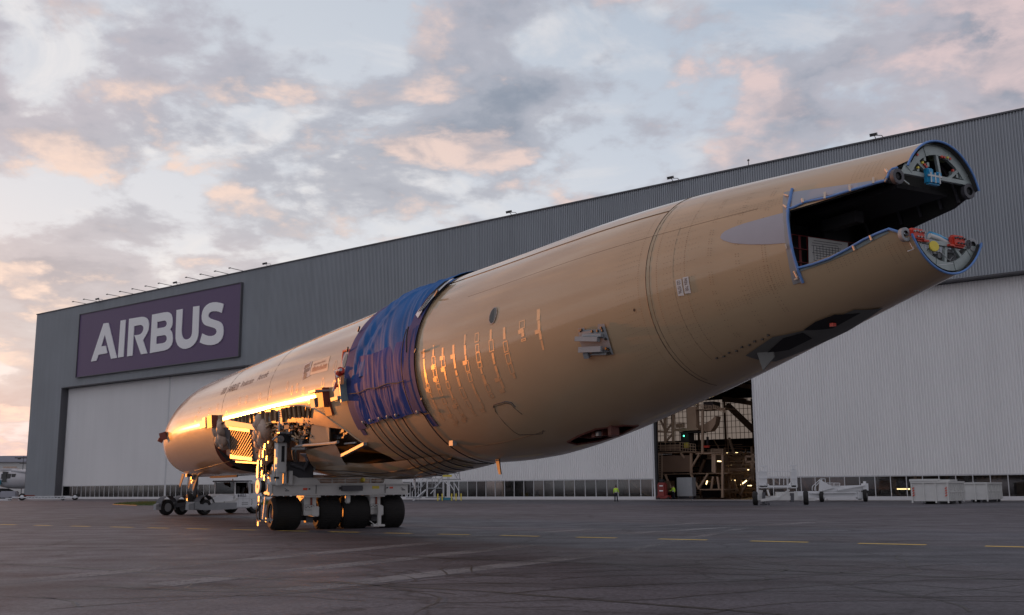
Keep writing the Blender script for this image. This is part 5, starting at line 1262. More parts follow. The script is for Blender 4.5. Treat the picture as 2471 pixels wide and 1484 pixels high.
# ================================================================== PEOPLE
def chain_mesh(name, verts, edges, radii, m, parent, sub=2):
    me = bpy.data.meshes.new(name); me.from_pydata(verts, edges, []); me.materials.append(M[m]); o = bpy.data.objects.new(name, me); COL.objects.link(o)
    sk = o.modifiers.new('skin', 'SKIN'); sk.use_smooth_shade = True
    if not me.skin_vertices: me.skin_vertices.new()
    for i, r in enumerate(radii):
        me.skin_vertices[0].data[i].radius = (r, r) if not isinstance(r, tuple) else r
    me.skin_vertices[0].data[0].use_root = True
    o.modifiers.new('sub', 'SUBSURF').levels = sub; o.modifiers['sub'].render_levels = sub
    dg = bpy.context.evaluated_depsgraph_get(); m2 = bpy.data.meshes.new_from_object(o.evaluated_get(dg)); o.modifiers.clear(); o.data = m2; bpy.data.meshes.remove(me)
    for p in m2.polygons: p.use_smooth = True
    o.parent = parent; return o
def person(label, loc, rz, pose=0):
    e_ = thing('person', label, 'person', loc, rz)
    a = .12 if pose == 0 else .55
    V = [(0, 0, .95), (0, .0, 1.12), (0, 0, 1.38), (0, 0, 1.50), (0, -.01, 1.60), (0, -.01, 1.72),
         (-.17, 0, 1.42), (-.24, -.02, 1.17), (-.26-a*.3, -.12-a*.3, .95+a*.25), (-.27-a*.35, -.17-a*.35, .86+a*.3),
         (.17, 0, 1.42), (.24, .02, 1.16), (.25, -.03, .92), (.25, -.06, .82),
         (-.10, 0, .88), (-.12, -.02, .50), (-.13, .01, .09), (-.13, -.13, .04), (.10, 0, .88), (.13, -.01, .50), (.14, .03, .09), (.15, -.11, .04)]
    E_ = [(0, 1), (1, 2), (2, 3), (3, 4), (4, 5), (2, 6), (6, 7), (7, 8), (8, 9), (2, 10), (10, 11), (11, 12), (12, 13), (0, 14), (14, 15), (15, 16), (16, 17), (0, 18), (18, 19), (19, 20), (20, 21)]
    Rr = [.13, .13, .14, .055, .08, .085, .07, .05, .04, .035, .07, .05, .04, .035, .085, .06, .045, .04, .085, .06, .045, .04]
    chain_mesh('body', V, E_, Rr, 'skinp', e_)
    chain_mesh('jacket', [V[i] for i in (0, 1, 2, 6, 7, 8, 10, 11, 12)], [(0, 1), (1, 2), (2, 3), (3, 4), (4, 5), (2, 6), (6, 7), (7, 8)], [.155, .165, .165, .09, .075, .055, .09, .075, .055], 'hivis', e_)
    chain_mesh('trousers', [V[i] for i in (0, 14, 15, 16, 18, 19, 20)], [(0, 1), (1, 2), (2, 3), (0, 4), (4, 5), (5, 6)], [.15, .105, .085, .075, .105, .085, .075], 'navy', e_)
    b = MB(); bm = bmesh.new(); bmesh.ops.create_icosphere(bm, subdivisions=2, radius=.105); bm.verts.index_update(); b.add([v.co+Vector((0, .015, 1.70)) for v in bm.verts], [[v.index for v in f.verts] for f in bm.faces]); bm.free(); b.build('hair', 'hair', e_, smooth=True)
    b = MB(); b.box((-.13, -.08, .06), (.12, .30, .12)).box((.145, -.06, .06), (.12, .30, .12)); b.build('shoes', 'black', e_)
    b = MB(); b.lathe([(.172, 0), (.172, .05)], (0, 0, 1.15), (0, 0, 1), 20, cap=False).lathe([(.17, 0), (.17, .05)], (0, 0, 1.0), (0, 0, 1), 20, cap=False); b.build('reflective_band', 'paper', e_)
    return e_
g = ground(1487, 1210); person('person in a bright yellow jacket and navy trousers standing outside the door windows', (g[0], g[1], 0), D2R(165))
a = dp(268, 1365, 3); person('person in a bright yellow jacket beside the grey cabinet inside the doorway', tuple(hw(a[0], 3, 0)), D2R(-60), 1)

# ================================================================== GROUND EQUIPMENT
def board(x, y):
    # frame whose x runs across the view at the ground point under picture point (x, y)
    g = ground(x, y); return g
def F2(g, x, y, dy=0.0):
    q = onplane(x, y, (g[0], g[1]+dy, 0), (0, 1, 0)); return (q[0]-g[0], dy, q[2])
Z8 = lambda X, Y: (1749.6+.292*X, 1085.9+.292*Y)
g = ground(1823, 1219)
ct = thing('cradle_trailer', 'white trailer with a tall U shaped cradle frame, parked left of the containers', 'trailer', (g[0], g[1], 0))
P8 = lambda X, Y, dy=0.0: F2(g, *Z8(X, Y), dy)
def wheel_on(par, c, r, w, ax=(1, 0, 0)):
    b = MB(); tyre(b, c, ax, r, w); o = b.build('tyre', 'rubber', par, smooth=True); b = MB(); rim(b, c, ax, r, w); b.build('rim', 'white', o, smooth=True)
ax = Vector((.88, .47, 0)).normalized()
for X in (250, 668): p = P8(X, 400); wheel_on(ct, (p[0], 0, .57), .57, .42, (.96, -.28, 0))
b = MB()
def bx8(mb, x0, y0, x1, y1, th=.3, dy=.3): a = P8(x0, y1, dy); c = P8(x1, y0, dy); mb.bbox((a[0], dy, a[2]), (c[0], dy+th, c[2]))
bx8(b, 285, 180, 345, 305); bx8(b, 550, 160, 592, 310); bx8(b, 285, 292, 592, 308); bx8(b, 300, 128, 348, 138); bx8(b, 535, 124, 592, 134); bx8(b, 318, 138, 330, 180, .15); bx8(b, 558, 134, 572, 165, .15)
P = [P8(*q, .3) for q in ((345, 268), (368, 292), (345, 292))]; b.add(P+[(x, .6, z) for x, y, z in P], [(0, 1, 2), (5, 4, 3), (0, 3, 4, 1), (1, 4, 5, 2), (2, 5, 3, 0)])
P = [P8(*q, .3) for q in ((551, 262), (551, 292), (526, 292))]; b.add(P+[(x, .6, z) for x, y, z in P], [(0, 1, 2), (5, 4, 3), (0, 3, 4, 1), (1, 4, 5, 2), (2, 5, 3, 0)])
b.build('cradle_frame', 'white', ct)
b = MB()
for Y in (178, 232, 313): b.tube([P8(270, Y, .1), P8(590, Y, .1)], .03, 6)
for X in (270, 405, 450, 485, 520, 272, 590): b.tube([P8(X, 180 if X in (270, 590) else 235, .1), P8(X, 400 if X == 270 else 340 if X == 590 else 290, .1)], .03, 6)
b.build('railing', 'white', ct)
b = MB(); bx8(b, 260, 378, 640, 415, .5, .1); bx8(b, 285, 330, 310, 380); bx8(b, 425, 345, 600, 380, .4); b.bar(P8(300, 415, -.9), P8(440, 400, -.1), .2, .2); b.bar(P8(430, 400, 0), P8(530, 330, .4), .14); b.bar(P8(365, 380, 0), P8(350, 330, .3), .12); bx8(b, 690, 395, 745, 420, .3); b.build('chassis', 'offwhite', ct)
b = MB(); b.bar(P8(320, 350), P8(320, 450), .22).bar(P8(553, 355, .2), P8(553, 432, .2), .28); b.box(P8(320, 448), (.5, .4, .1)); b.lathe([(.15, -.06), (.15, .06)], P8(362, 449, -.5), (1, 0, 0), 14); b.bar(P8(345, 415, -.5), P8(345, 440, -.5), .06); b.builds('support_leg', 'dkgrey', ct)
g = ground(2040, 1211); P8 = lambda X, Y, dy=0.0: F2(g, *Z8(X, Y), dy)
ft = thing('flatbed_trailer', 'long low white trailer with an end plate and side railing behind the U frame', 'trailer', (g[0], g[1], 0))
b = MB(); bx8(b, 600, 338, 1110, 395, 1.2, .3); bx8(b, 700, 345, 1080, 360, .2, .1); bx8(b, 1100, 345, 1140, 410, .6, .2); bx8(b, 850, 402, 1130, 412, .4, .2); P = [P8(*q, .2) for q in ((820, 300), (1160, 290), (1160, 335), (800, 345))]; b.add(P+[(x, .9, z) for x, y, z in P], [(0, 1, 2, 3), (7, 6, 5, 4), (0, 4, 5, 1), (1, 5, 6, 2), (2, 6, 7, 3), (3, 7, 4, 0)])
bx8(b, 1145, 275, 1183, 335, .6, .0); bx8(b, 1150, 258, 1165, 278, .3, .1); b.build('deck', 'white', ft)
b = MB(); b.bar(P8(930, 330), P8(1160, 290), .18, .1); P = [P8(*q) for q in ((785, 245), (820, 265), (905, 310), (820, 335), (780, 340))]; b.add(P+[(x, .25, z) for x, y, z in P], [tuple(range(5)), tuple(range(5, 10))[::-1]]+[(i, 5+i, 5+(i+1) % 5, (i+1) % 5) for i in range(5)]); b.build('gusset_frame', 'white', ft)
b = MB()
for (x0, y0, x1, y1) in ((720, 335, 722, 300), (722, 300, 790, 238), (740, 335, 742, 305), (742, 305, 800, 245), (790, 238, 828, 238), (828, 238, 828, 330), (800, 238, 800, 330), (825, 272, 950, 274), (900, 273, 900, 300), (948, 273, 948, 305), (835, 290, 948, 290)): b.tube([P8(x0, y0, .1), P8(x1, y1, .1)], .035, 6)
b.build('railing', 'white', ft)
for X in (800, 1172): p = P8(X, 400, .2 if X == 800 else -.2); wheel_on(ft, (p[0], .2, .5 if X == 800 else .62), .5 if X == 800 else .62, .4, (.9, -.4, 0))
# containers
def container(x, y, W, Lg, Hh, label, stripes, hoist):
    g = ground(x, y); c = thing('skip_container', label, 'container', (g[0], g[1], 0), hrz, 'white steel skip containers')
    b = MB(); b.prism([(0, .25), (W, .25), (W, Hh), (W-.08, Hh), (W-.08, .33), (.08, .33), (.08, Hh), (0, Hh)], lambda x_, z_, k: (x_, k, z_), 0, Lg)
    b.bbox((.08, 0, .33), (W-.08, .06, Hh)).bbox((.08, Lg-.06, .33), (W-.08, Lg, Hh)); body_ = b.build('body', 'offwhite', c)
    b = MB()
    for x_ in np.linspace(.0, W, 4 if hoist else 3): b.bbox((x_-.06, -.09, .1), (x_+.06, -.002, Hh-.02))
    for y_ in np.linspace(.1, Lg-.1, 9): b.bbox((W+.002, y_-.05, .3), (W+.10, y_+.05, Hh-.12)); b.bbox((-.1, y_-.05, .3), (-.002, y_+.05, Hh-.12))
    b.bbox((W+.002, 0, Hh-.12), (W+.12, Lg, Hh+.02)).bbox((-.12, 0, Hh-.12), (-.002, Lg, Hh+.02)).bbox((-.05, -.12, Hh-.10), (W+.05, -.002, Hh+.03))
    b.bbox((W+.002, 0, .95), (W+.07, Lg, 1.02)); b.build('stiffening_ribs', 'offwhite', c)
    b = MB(); b.bbox((W*.3, -.1, .02), (W*.3+.15, Lg, .25)).bbox((W*.7, -.1, .02), (W*.7+.15, Lg, .25)); b.lathe([(.16, -.1), (.16, .1)], (W*.9, Lg-.3, .16), (1, 0, 0), 14); b.build('skid_rail', 'dkgrey', c)
    if stripes:
        for x_ in (.06, W-.20):
            b = MB()
            for k in range(4): b.prism([(0, 0), (.16, .10), (.16, .20), (0, .10)], lambda u_, z_, kk, k=k, x_=x_: (x_+u_, kk, .62+k*.2+z_), -.10, -.092)
            b.build('warning_stripes', 'red', c)
        b = MB(); b.rbox((W*.35, .3, Hh+.12), (W*.8, .9, .2), .03).box((W*.8, 1.4, Hh+.10), (W*.5, 2.2, .14)); b.build('folded_cover', 'offwhite', c)
    return c
container(2203, 1216.5, 2.9, 4.8, 1.85, 'white ribbed skip container with red and white corner stripes, nearer of the two', True, True)
container(2327, 1212.5, 2.0, 5.2, 1.75, 'plain white ribbed skip container standing behind the striped one', False, False)
# stair platforms
ZS = lambda X, Y: (941.1+.0813*X, 1110+.0813*Y)
g = ground(1045, 1208); PS = lambda X, Y, dy=0.0: F2(g, *ZS(X, Y), dy)
def stairs(name, label, items, decks, rails, steps, extra=()):
    e_ = thing(name, label, 'access stairs', (g[0], g[1], 0), 0, 'white access stairs by the hangar doors')
    b = MB()
    for (x0, y0, x1, y1) in items:
        for dy in (0, 1.8): b.bar(PS(x0, y0, dy), PS(x1, y1, dy), .09)
    b.build('tube_frame', 'white', e_)
    b = MB()
    for (x0, y0, x1, y1) in decks: a = PS(x0, y1); c = PS(x1, y0); b.bbox((a[0], -.1, a[2]), (c[0], 1.9, c[2]))
    b.build('deck', 'grey', e_)
    b = MB()
    for (x0, y0, x1, y1) in rails:
        for dy in (0, 1.8): b.tube([PS(x0, y0, dy), PS(x1, y1, dy)], .04, 5)
    b.builds('handrail', 'steel', e_)
    b = MB()
    for (x0, y0, x1, y1, n) in steps:
        for k in range(n): p = PS(x0+(x1-x0)*k/n, y0+(y1-y0)*k/n); b.box((p[0], .9, p[2]), (.28, 1.5, .04))
        for dy in (.1, 1.7): b.bar(PS(x0, y0, dy), PS(x1, y1, dy), .08, .16)
    b.build('treads', 'white', e_); return e_
st1 = stairs('access_stairs', 'white scaffold stairs with a high deck, beside the hangar door windows',
       [(1575, 590, 1575, 1110), (1770, 590, 1770, 1130), (1900, 590, 1910, 1150), (2040, 590, 2045, 1170), (1110, 820, 1110, 1100), (1310, 860, 1310, 1100), (1770, 700, 1900, 900), (1600, 620, 1760, 780), (1920, 700, 2030, 900), (1110, 820, 1110, 560), (1200, 1000, 1310, 880)],
       [(1545, 560, 2085, 590), (1110, 820, 1540, 850), (1050, 1095, 1600, 1130)],
       [(1590, 400, 2060, 400), (1700, 190, 1950, 200), (1580, 420, 1730, 195), (1890, 400, 1950, 200), (2060, 290, 2000, 470), (1700, 270, 2060, 290), (2060, 290, 2060, 560), (1550, 420, 1550, 560), (1110, 690, 1400, 690), (1110, 560, 1560, 560), (1300, 820, 1540, 500), (1250, 560, 1250, 820), (1440, 560, 1440, 820), (2060, 400, 2060, 560), (1830, 270, 2000, 550)],
       [(1320, 830, 1545, 590, 7)])
b = MB(); b.box(PS(1680, 1150, .5), (1.6, 1.2, .3)); b.build('blue_base', 'teal', st1)
b = MB()
for X in (1830, 1960, 2110, 1420, 1550): p = PS(X, 1100, -.2); b.bar((p[0], -.2, .0), (p[0], -.2, .9), .16)
b.builds('yellow_jack', 'yellow', st1)
b = MB(); b.box(PS(1700, 470, .2), (1.2, .1, .25)); b.build('name_board', 'yellow', st1)
stairs('access_stairs', 'white stairway with a wide grey box deck half hidden behind the transporter',
       [(600, 430, 700, 790), (700, 540, 700, 800), (750, 540, 750, 1100), (910, 540, 910, 1000), (945, 560, 945, 800), (840, 560, 900, 680), (650, 790, 910, 800), (470, 960, 470, 1130), (590, 970, 590, 1130), (470, 1120, 730, 1120), (660, 940, 660, 1130), (530, 970, 500, 1100)],
       [(590, 470, 1220, 540), (640, 785, 910, 815), (470, 1105, 900, 1135)],
       [(660, 940, 980, 560), (680, 1150, 1100, 610), (840, 1200, 1080, 880), (800, 370, 1240, 370), (800, 420, 1240, 420), (1180, 360, 1180, 470), (1060, 360, 1060, 470), (905, 360, 905, 470), (1080, 560, 1100, 560), (1215, 280, 1370, 540), (1520, 190, 1620, 420)],
       [(690, 1200, 1060, 880, 9)])
# left: long dolly, far aircraft, far building, mast, van
Z2 = lambda X, Y: (.14636*X, 1025.6+.14636*Y)
g = ground(100, 1207.3); P2 = lambda X, Y, dy=0.0: F2(g, *Z2(X, Y), dy)
dl = thing('long_dolly', 'long low white lattice dolly in front of the hangar corner', 'dolly', (g[0], g[1], 0))
b = MB(); a = P2(440, 1215); c = P2(1080, 1175); b.bar((a[0], 0, c[2]), (c[0], 0, c[2]), .12).bar((a[0], 0, a[2]), (c[0], 0, a[2]), .14)
b.bar((a[0], 2, c[2]), (c[0], 2, c[2]), .12).bar((a[0], 2, a[2]), (c[0], 2, a[2]), .14); n = 12
for k in range(n): x0 = a[0]+(c[0]-a[0])*k/n; x1 = a[0]+(c[0]-a[0])*(k+1)/n; b.bar((x0, 0, a[2] if k % 2 else c[2]), (x1, 0, c[2] if k % 2 else a[2]), .09)
for X0, X1, Y in ((1080, 1280, 1185), (200, 440, 1190), (90, 200, 1210), (-200, 130, 1222), (-200, 180, 1245)): b.bar(P2(X0, Y), P2(X1, Y+4), .2)
b.bar(P2(300, 1235, 1), P2(1200, 1235, 1), .15); b.build('lattice_bed', 'white', dl)
for X, r in ((350, .62), (1225, .56), (1025, .3), (150, .3)): p = P2(X, 1225); wheel_on(dl, (p[0], .3, r), r, .35, (0, 1, 0))
b = MB(); b.bar(P2(400, 1163), P2(570, 1163), .2); b.build('orange_bar', 'redbr', dl)
# far aircraft
yd = 232.0
def PF(x, y): q = onplane(x, y, (0, yd, 0), (0, 1, 0)); return q
z1_ = Z2(420, 1050); c0 = PF(0, 1155); q0 = PF(*Z2(300, 735)); q1 = PF(*Z2(300, 1050)); rz_ = (q0[2]-q1[2])/2; zc_ = (q0[2]+q1[2])/2; xr = PF(*Z2(430, 900))[0]; xl = PF(*Z2(-90, 900))[0]
fa = thing('parked_aircraft', 'white aircraft nose with dark cockpit panes parked beyond the hangar corner', 'aircraft', (xl, yd, 0))
b = MB(); prof = [(.02, 0), (.35*rz_, .25), (.62*rz_, .9), (.82*rz_, 1.9), (.95*rz_, 3.2), (rz_, 4.8), (rz_, 14), (rz_, 30)]
b.lathe(prof, (0, 0, zc_), (1, 0, 0), 32); fb = b.build('fuselage', 'glasspl', fa, smooth=True)
b = MB()
for x0, w_ in ((2.4, 1.0), (3.6, .9), (4.7, .8)): b.bbox((x0, -rz_*.98, zc_+.1), (x0+w_, -rz_*.5, zc_+rz_*.55))
b.build('cockpit_window', 'dkglass', fb)
xx = PF(*Z2(112, 900))[0]-xl; xw = PF(*Z2(178, 900))[0]-xl
for z0, z2 in ((PF(*Z2(112, 868))[2], PF(*Z2(112, 772))[2]), (PF(*Z2(112, 940))[2], PF(*Z2(112, 874))[2])):
    b = MB(); b.bbox((xx, -rz_-.06, z0), (xw, -rz_*.6, z2)); b.build('side_window', 'dkglass', fb)
b = MB(); b.bbox((xx-1.2, -rz_*1.01, zc_-1.2), (xx-.3, -rz_*.8, zc_-.2)); b.build('teal_patch', 'teal', fb)
b = MB(); b.lathe([(.02, 0), (1.0, .3), (1.3, 1.5), (1.2, 4), (.3, 6)], (-.5, -.3, 1.0), (1, 0, 0), 20); b.build('gear_fairing', 'black', fa, smooth=True)
b = MB(); b.tube([(xx+1.5, -rz_*.5, zc_+rz_*.9), (xx+12, -rz_-1, zc_+rz_*.4)], .35, 8); b.rbox((xx+.5, 0, zc_+rz_), (4, 1.5, .6), .25); b.build('wing_root', 'glasspl', fa, smooth=True)
b = MB(); b.rbox((5.0, -3, .9), (3.6, 1.6, 1.5), .2); o_ = b.build('small_tug', 'lilac', None); o_.location = (xl, yd, 0); tag(o_, 'small pale vehicle parked under the far white aircraft', 'vehicle')
q = PF(0, 1102); g = ground(0, 1189)
yb = 420.0
def PB(x, y): return onplane(x, y, (0, yb, 0), (0, 1, 0))
h1 = PB(0, 1102)[2]; h2 = PB(0, 1112)[2]; xb = PB(20, 1150)[0]
fbld = thing('far_building', 'low pale building with a shallow curved roof behind the far aircraft', 'building', (xb, yb, 0))
b = MB(); b.box((0, 20, h2/2), (160, 40, h2)); b.build('wall', 'offwhite', fbld)
b = MB(); b.prism([(-82+164*i/24, h2+.3+(h1-h2)*(1-((i-12)/12)**2)**.5) for i in range(25)]+[(82, h2-.5), (-82, h2-.5)], lambda x, y, k: (x, k, y), -1.5, 42); b.build('roof', 'lilac', fbld)
b = MB(); x0 = PB(*Z2(52, 700))[0]-xb; x1 = PB(*Z2(275, 700))[0]-xb; z0 = PB(*Z2(52, 735))[2]; z1 = PB(*Z2(52, 685))[2]; b.bbox((x0, -.2, z0), (x1, -.02, z1)); b.build('wide_window', 'insul', fbld)
ym = 300.0; q = onplane(*Z2(390, 540), (0, ym, 0), (0, 1, 0)); mp = thing('light_mast', 'slender apron light mast rising beyond the hangar corner', 'mast', (q[0], ym, 0))
b = MB(); b.tube([(0, 0, 0), (0, 0, q[2]+.6)], .14, 6, r2=.08); b.build('pole', 'trim', mp); b = MB(); b.box((0, 0, q[2]), (5.0, .3, .3)).box((.3, 0, q[2]-1.6), (2.6, .3, .2)).box((-1.2, 0, q[2]-.3), (.8, .4, .3)); b.build('lamp_bar', 'lampbody', mp)

# ================================================================== GROUND
b = MB(); b.add([(-2500, -200, 0), (2500, -200, 0), (2500, 3500, 0), (-2500, 3500, 0)], [(0, 1, 2, 3)])
gm = bpy.data.materials.new('asphalt'); gm.use_nodes = True; nt = gm.node_tree; bs = nt.nodes['Principled BSDF']; M['asphalt'] = gm
N = nt.nodes.new; Lk = nt.links.new
geo = N('ShaderNodeNewGeometry')
def nz(scale, detail=5, vec=None, rough=.5, mp=None):
    n = N('ShaderNodeTexNoise'); n.inputs['Scale'].default_value = scale; n.inputs['Detail'].default_value = detail; n.inputs['Roughness'].default_value = rough
    if mp:
        m_ = N('ShaderNodeMapping'); m_.inputs['Scale'].default_value = mp[0]; m_.inputs['Rotation'].default_value = (0, 0, mp[1]); Lk(geo.outputs['Position'], m_.inputs[0]); Lk(m_.outputs[0], n.inputs['Vector'])
    else: Lk(geo.outputs['Position'], n.inputs['Vector'])
    return n.outputs['Fac']
def ramp(f, a, b_, c0, c1):
    r = N('ShaderNodeMapRange'); r.inputs[1].default_value = a; r.inputs[2].default_value = b_; r.inputs[3].default_value = c0; r.inputs[4].default_value = c1; Lk(f, r.inputs[0]); return r.outputs[0]
def mth(op, a, b_):
    m_ = N('ShaderNodeMath'); m_.operation = op
    for i, v in enumerate((a, b_)):
        if isinstance(v, (int, float)): m_.inputs[i].default_value = v
        else: Lk(v, m_.inputs[i])
    return m_.outputs[0]
big = ramp(nz(.09, 5), .35, .65, .75, 1.25)
strk = ramp(nz(.5, 6, mp=((.10, 1.4, 1), -.42)), .35, .7, .62, 1.28)
grain = ramp(nz(11, 8, rough=.85), .37, .63, .25, 2.0)
grain2 = ramp(nz(9, 6, rough=.75), .35, .65, .85, 1.15)
mid = ramp(nz(.8, 8, rough=.65), .3, .7, .82, 1.18)
# cracks: distorted voronoi edges, thin
dn = N('ShaderNodeTexNoise'); dn.inputs['Scale'].default_value = 1.3; dn.inputs['Detail'].default_value = 8; dn.inputs['Roughness'].default_value = .65; Lk(geo.outputs['Position'], dn.inputs['Vector'])
va = N('ShaderNodeVectorMath'); va.operation = 'MULTIPLY_ADD'; va.inputs[1].default_value = (1.6, 1.6, 0); Lk(dn.outputs['Color'], va.inputs[0]); Lk(geo.outputs['Position'], va.inputs[2])
vo = N('ShaderNodeTexVoronoi'); vo.feature = 'DISTANCE_TO_EDGE'; vo.inputs['Scale'].default_value = .19; Lk(va.outputs[0], vo.inputs['Vector'])
crk = ramp(vo.outputs['Distance'], .0, .016, .30, 1.0)
crk = mth('MAXIMUM', crk, ramp(nz(.16, 3), .47, .56, 0, 1))
tot = mth('MULTIPLY', mth('MULTIPLY', mth('MULTIPLY', big, strk), mth('MULTIPLY', grain, grain2)), mth('MULTIPLY', mid, crk))
# long laying joints between asphalt lanes (dark, straight)
sp = N('ShaderNodeSeparateXYZ'); Lk(geo.outputs['Position'], sp.inputs[0])
def lane(nx, ny, period, off, w):
    d = mth('ADD', mth('MULTIPLY', sp.outputs[0], nx), mth('MULTIPLY', sp.outputs[1], ny)); d = mth('ADD', d, off)
    d = mth('ADD', d, mth('MULTIPLY', nz(.6, 4), .08))
    m_ = N('ShaderNodeMath'); m_.operation = 'PINGPONG'; Lk(d, m_.inputs[0]); m_.inputs[1].default_value = period/2
    return ramp(m_.outputs[0], 0, w, .35, 1.0)
tot = mth('MULTIPLY', tot, lane(.335, .942, 9.0, -16.6+4.5*2, .05))
col = N('ShaderNodeMix'); col.data_type = 'RGBA'; col.blend_type = 'MULTIPLY'; col.inputs[0].default_value = 1; col.inputs[6].default_value = (.074, .070, .080, 1); Lk(tot, col.inputs[7]); Lk(col.outputs[2], bs.inputs['Base Color'])
Lk(ramp(nz(.7, 6), .3, .7, .50, .72), bs.inputs['Roughness']); bs.inputs['Specular IOR Level'].default_value = .38
bp = N('ShaderNodeBump'); bp.inputs['Strength'].default_value = .35; bp.inputs['Distance'].default_value = .01; Lk(mth('ADD', nz(70, 3), crk), bp.inputs['Height']); Lk(bp.outputs[0], bs.inputs['Normal'])
o = b.build('ground', 'asphalt', None); o['kind'] = 'structure'
# yellow dashes
dk_ = [(15, 60, 1265), (95, 140, 1267), (175, 225, 1269.3), (262, 322, 1271.7), (350, 405, 1273.8), (440, 500, 1276), (545, 612, 1278.6), (655, 735, 1281.2), (775, 855, 1284.2), (915, 985, 1287), (1048, 1130, 1289.6), (1207, 1307, 1292.3), (1388, 1490, 1296.6), (1585, 1710, 1301), (1813, 1958, 1305.3), (2075, 2243, 1310.5), (2377, 2560, 1318)]
gp = [(ground(a, y-.0), ground(c, y+(c-a)*.014)) for a, c, y in dk_]
PA = np.array([p for pr in gp for p in pr])[:, :2]; cen = PA.mean(0); uu, ss, vv = np.linalg.svd(PA-cen); ld = vv[0]; ld = ld if ld[0] > 0 else -ld; ln = np.array([-ld[1], ld[0]])
b = MB()
for a_, c_ in gp:
    s0 = (a_[:2]-cen)@ld; s1 = (c_[:2]-cen)@ld; q = [cen+ld*s+ln*w for s, w in ((s0, -.15), (s1, -.15), (s1, .15), (s0, .15))]; b.add([(p[0], p[1], .004) for p in q], [(0, 1, 2, 3)])
o = b.build('yellow_dashed_line', 'yline', None); o['kind'] = 'structure'
# tar joints and cracks
jb = MB(); r5 = random.Random(21)
def ribbon(mb, pts, w0, z=.0035):
    for i in range(len(pts)-1):
        p = np.array(pts[i][:2]); q = np.array(pts[i+1][:2]); d = q-p; L_ = np.linalg.norm(d)
        if L_ < 1e-6: continue
        n_ = np.array([-d[1], d[0]])/L_*w0*(.6+.8*r5.random())/2; mb.add([(*(p-n_), z), (*(q-n_), z), (*(q+n_), z), (*(p+n_), z)], [(0, 1, 2, 3)])
def pxline(pts, n=14, jit=.05):
    o_ = []
    for (a, c) in zip(pts[:-1], pts[1:]):
        p, q = ground(*a), ground(*c)
        for k in range(n): o_.append(p+(q-p)*k/n+np.array([r5.uniform(-jit, jit), r5.uniform(-jit, jit), 0]))
    o_.append(ground(*pts[-1])); return o_
ribbon(jb, pxline([(-80, 1356), (60, 1363), (1180, 1428), (1900, 1484), (2300, 1520)], 40, .02), .13)
ribbon(jb, pxline([(900, 1340), (1500, 1362), (2500, 1400)], 60, .03), .16)
o = jb.build('tar_joint', 'crackm' if 'crackm' in M else 'bolt', None); o['kind'] = 'structure'
cb_ = MB()
def crack(x, y, ang_, n, w0, step=.55):
    p = ground(x, y)[:2].copy(); L_ = [p.copy()]
    a_ = ang_
    for k in range(n):
        a_ += r5.uniform(-.55, .55); a_ = ang_+(a_-ang_)*.8; p = p+np.array([math.cos(a_), math.sin(a_)])*step*(.5+r5.random()); L_.append(p.copy())
        if r5.random() < .10 and n > 8: crack(*proj2(p), a_+r5.choice((-1, 1))*1.1, n//3, w0*.7, step)
    ribbon(cb_, L_, w0)
def proj2(p):
    v = np.array([p[0], p[1], 0])-CAM; z_ = v@FW; return CX+FPX*(v@RT)/z_, CY-FPX*(v@UP)/z_
for (x, y, a_, n) in ((1240, 1430, .9, 26), (1330, 1400, .5, 18), (1850, 1400, 1.2, 14), (2250, 1330, 1.0, 14), (2340, 1475, 1.3, 16), (2400, 1380, 2.2, 12), (1650, 1290, 1.1, 18), (1100, 1435, 2.6, 14), (880, 1450, 2.9, 14), (600, 1440, .3, 18), (300, 1420, .1, 20), (120, 1470, .4, 14), (1500, 1450, .2, 16), (1750, 1345, .1, 22), (2000, 1440, .3, 18), (1400, 1345, 2.7, 16), (900, 1375, .2, 20), (700, 1300, .3, 16), (2100, 1290, .3, 16), (1000, 1480, 1.4, 12), (1700, 1482, 1.1, 10)):
    crack(x, y, a_, n, .045)
o = cb_.build('asphalt_crack', 'bolt', None); o['kind'] = 'structure'
# faded broad strips
def strip_mat():
    m = bpy.data.materials.new('worn_strip'); m.use_nodes = True; n = m.node_tree; b_ = n.nodes['Principled BSDF']; b_.inputs['Base Color'].default_value = (.25, .245, .25, 1); b_.inputs['Roughness'].default_value = .75
    g_ = n.nodes.new('ShaderNodeNewGeometry'); z = n.nodes.new('ShaderNodeTexNoise'); z.inputs['Scale'].default_value = 7; z.inputs['Detail'].default_value = 8; z.inputs['Roughness'].default_value = .8
    z2 = n.nodes.new('ShaderNodeTexNoise'); z2.inputs['Scale'].default_value = .35; ad_ = n.nodes.new('ShaderNodeMath'); ad_.operation = 'ADD'
    r = n.nodes.new('ShaderNodeMapRange'); r.inputs[1].default_value = .80; r.inputs[2].default_value = 1.12; r.inputs[3].default_value = 0; r.inputs[4].default_value = .8
    n.links.new(g_.outputs['Position'], z.inputs['Vector']); n.links.new(g_.outputs['Position'], z2.inputs['Vector']); n.links.new(z.outputs[0], ad_.inputs[0]); n.links.new(z2.outputs[0], ad_.inputs[1]); n.links.new(ad_.outputs[0], r.inputs[0]); n.links.new(r.outputs[0], b_.inputs['Alpha']); return m
M['strip'] = strip_mat()
b = MB()
for (x0, y0, x1, y1, w) in ((-60, 1412, 1050, 1309, .75), (380, 1412, 1290, 1315, .75), (700, 1425, 1530, 1328, .75), (1100, 1296, 1700, 1262, .6), (1300, 1300, 2000, 1258, .6), (1500, 1330, 1830, 1268, .4)):
    p = ground(x0, y0); q = ground(x1, y1); d = (q-p)[:2]; d /= np.linalg.norm(d); n_ = np.array([-d[1], d[0]])*w/2; b.add([(p[0]-n_[0], p[1]-n_[1], .003), (q[0]-n_[0], q[1]-n_[1], .003), (q[0]+n_[0], q[1]+n_[1], .003), (p[0]+n_[0], p[1]+n_[1], .003)], [(0, 1, 2, 3)])
o = b.build('worn_marking', 'strip', None); o['kind'] = 'structure'
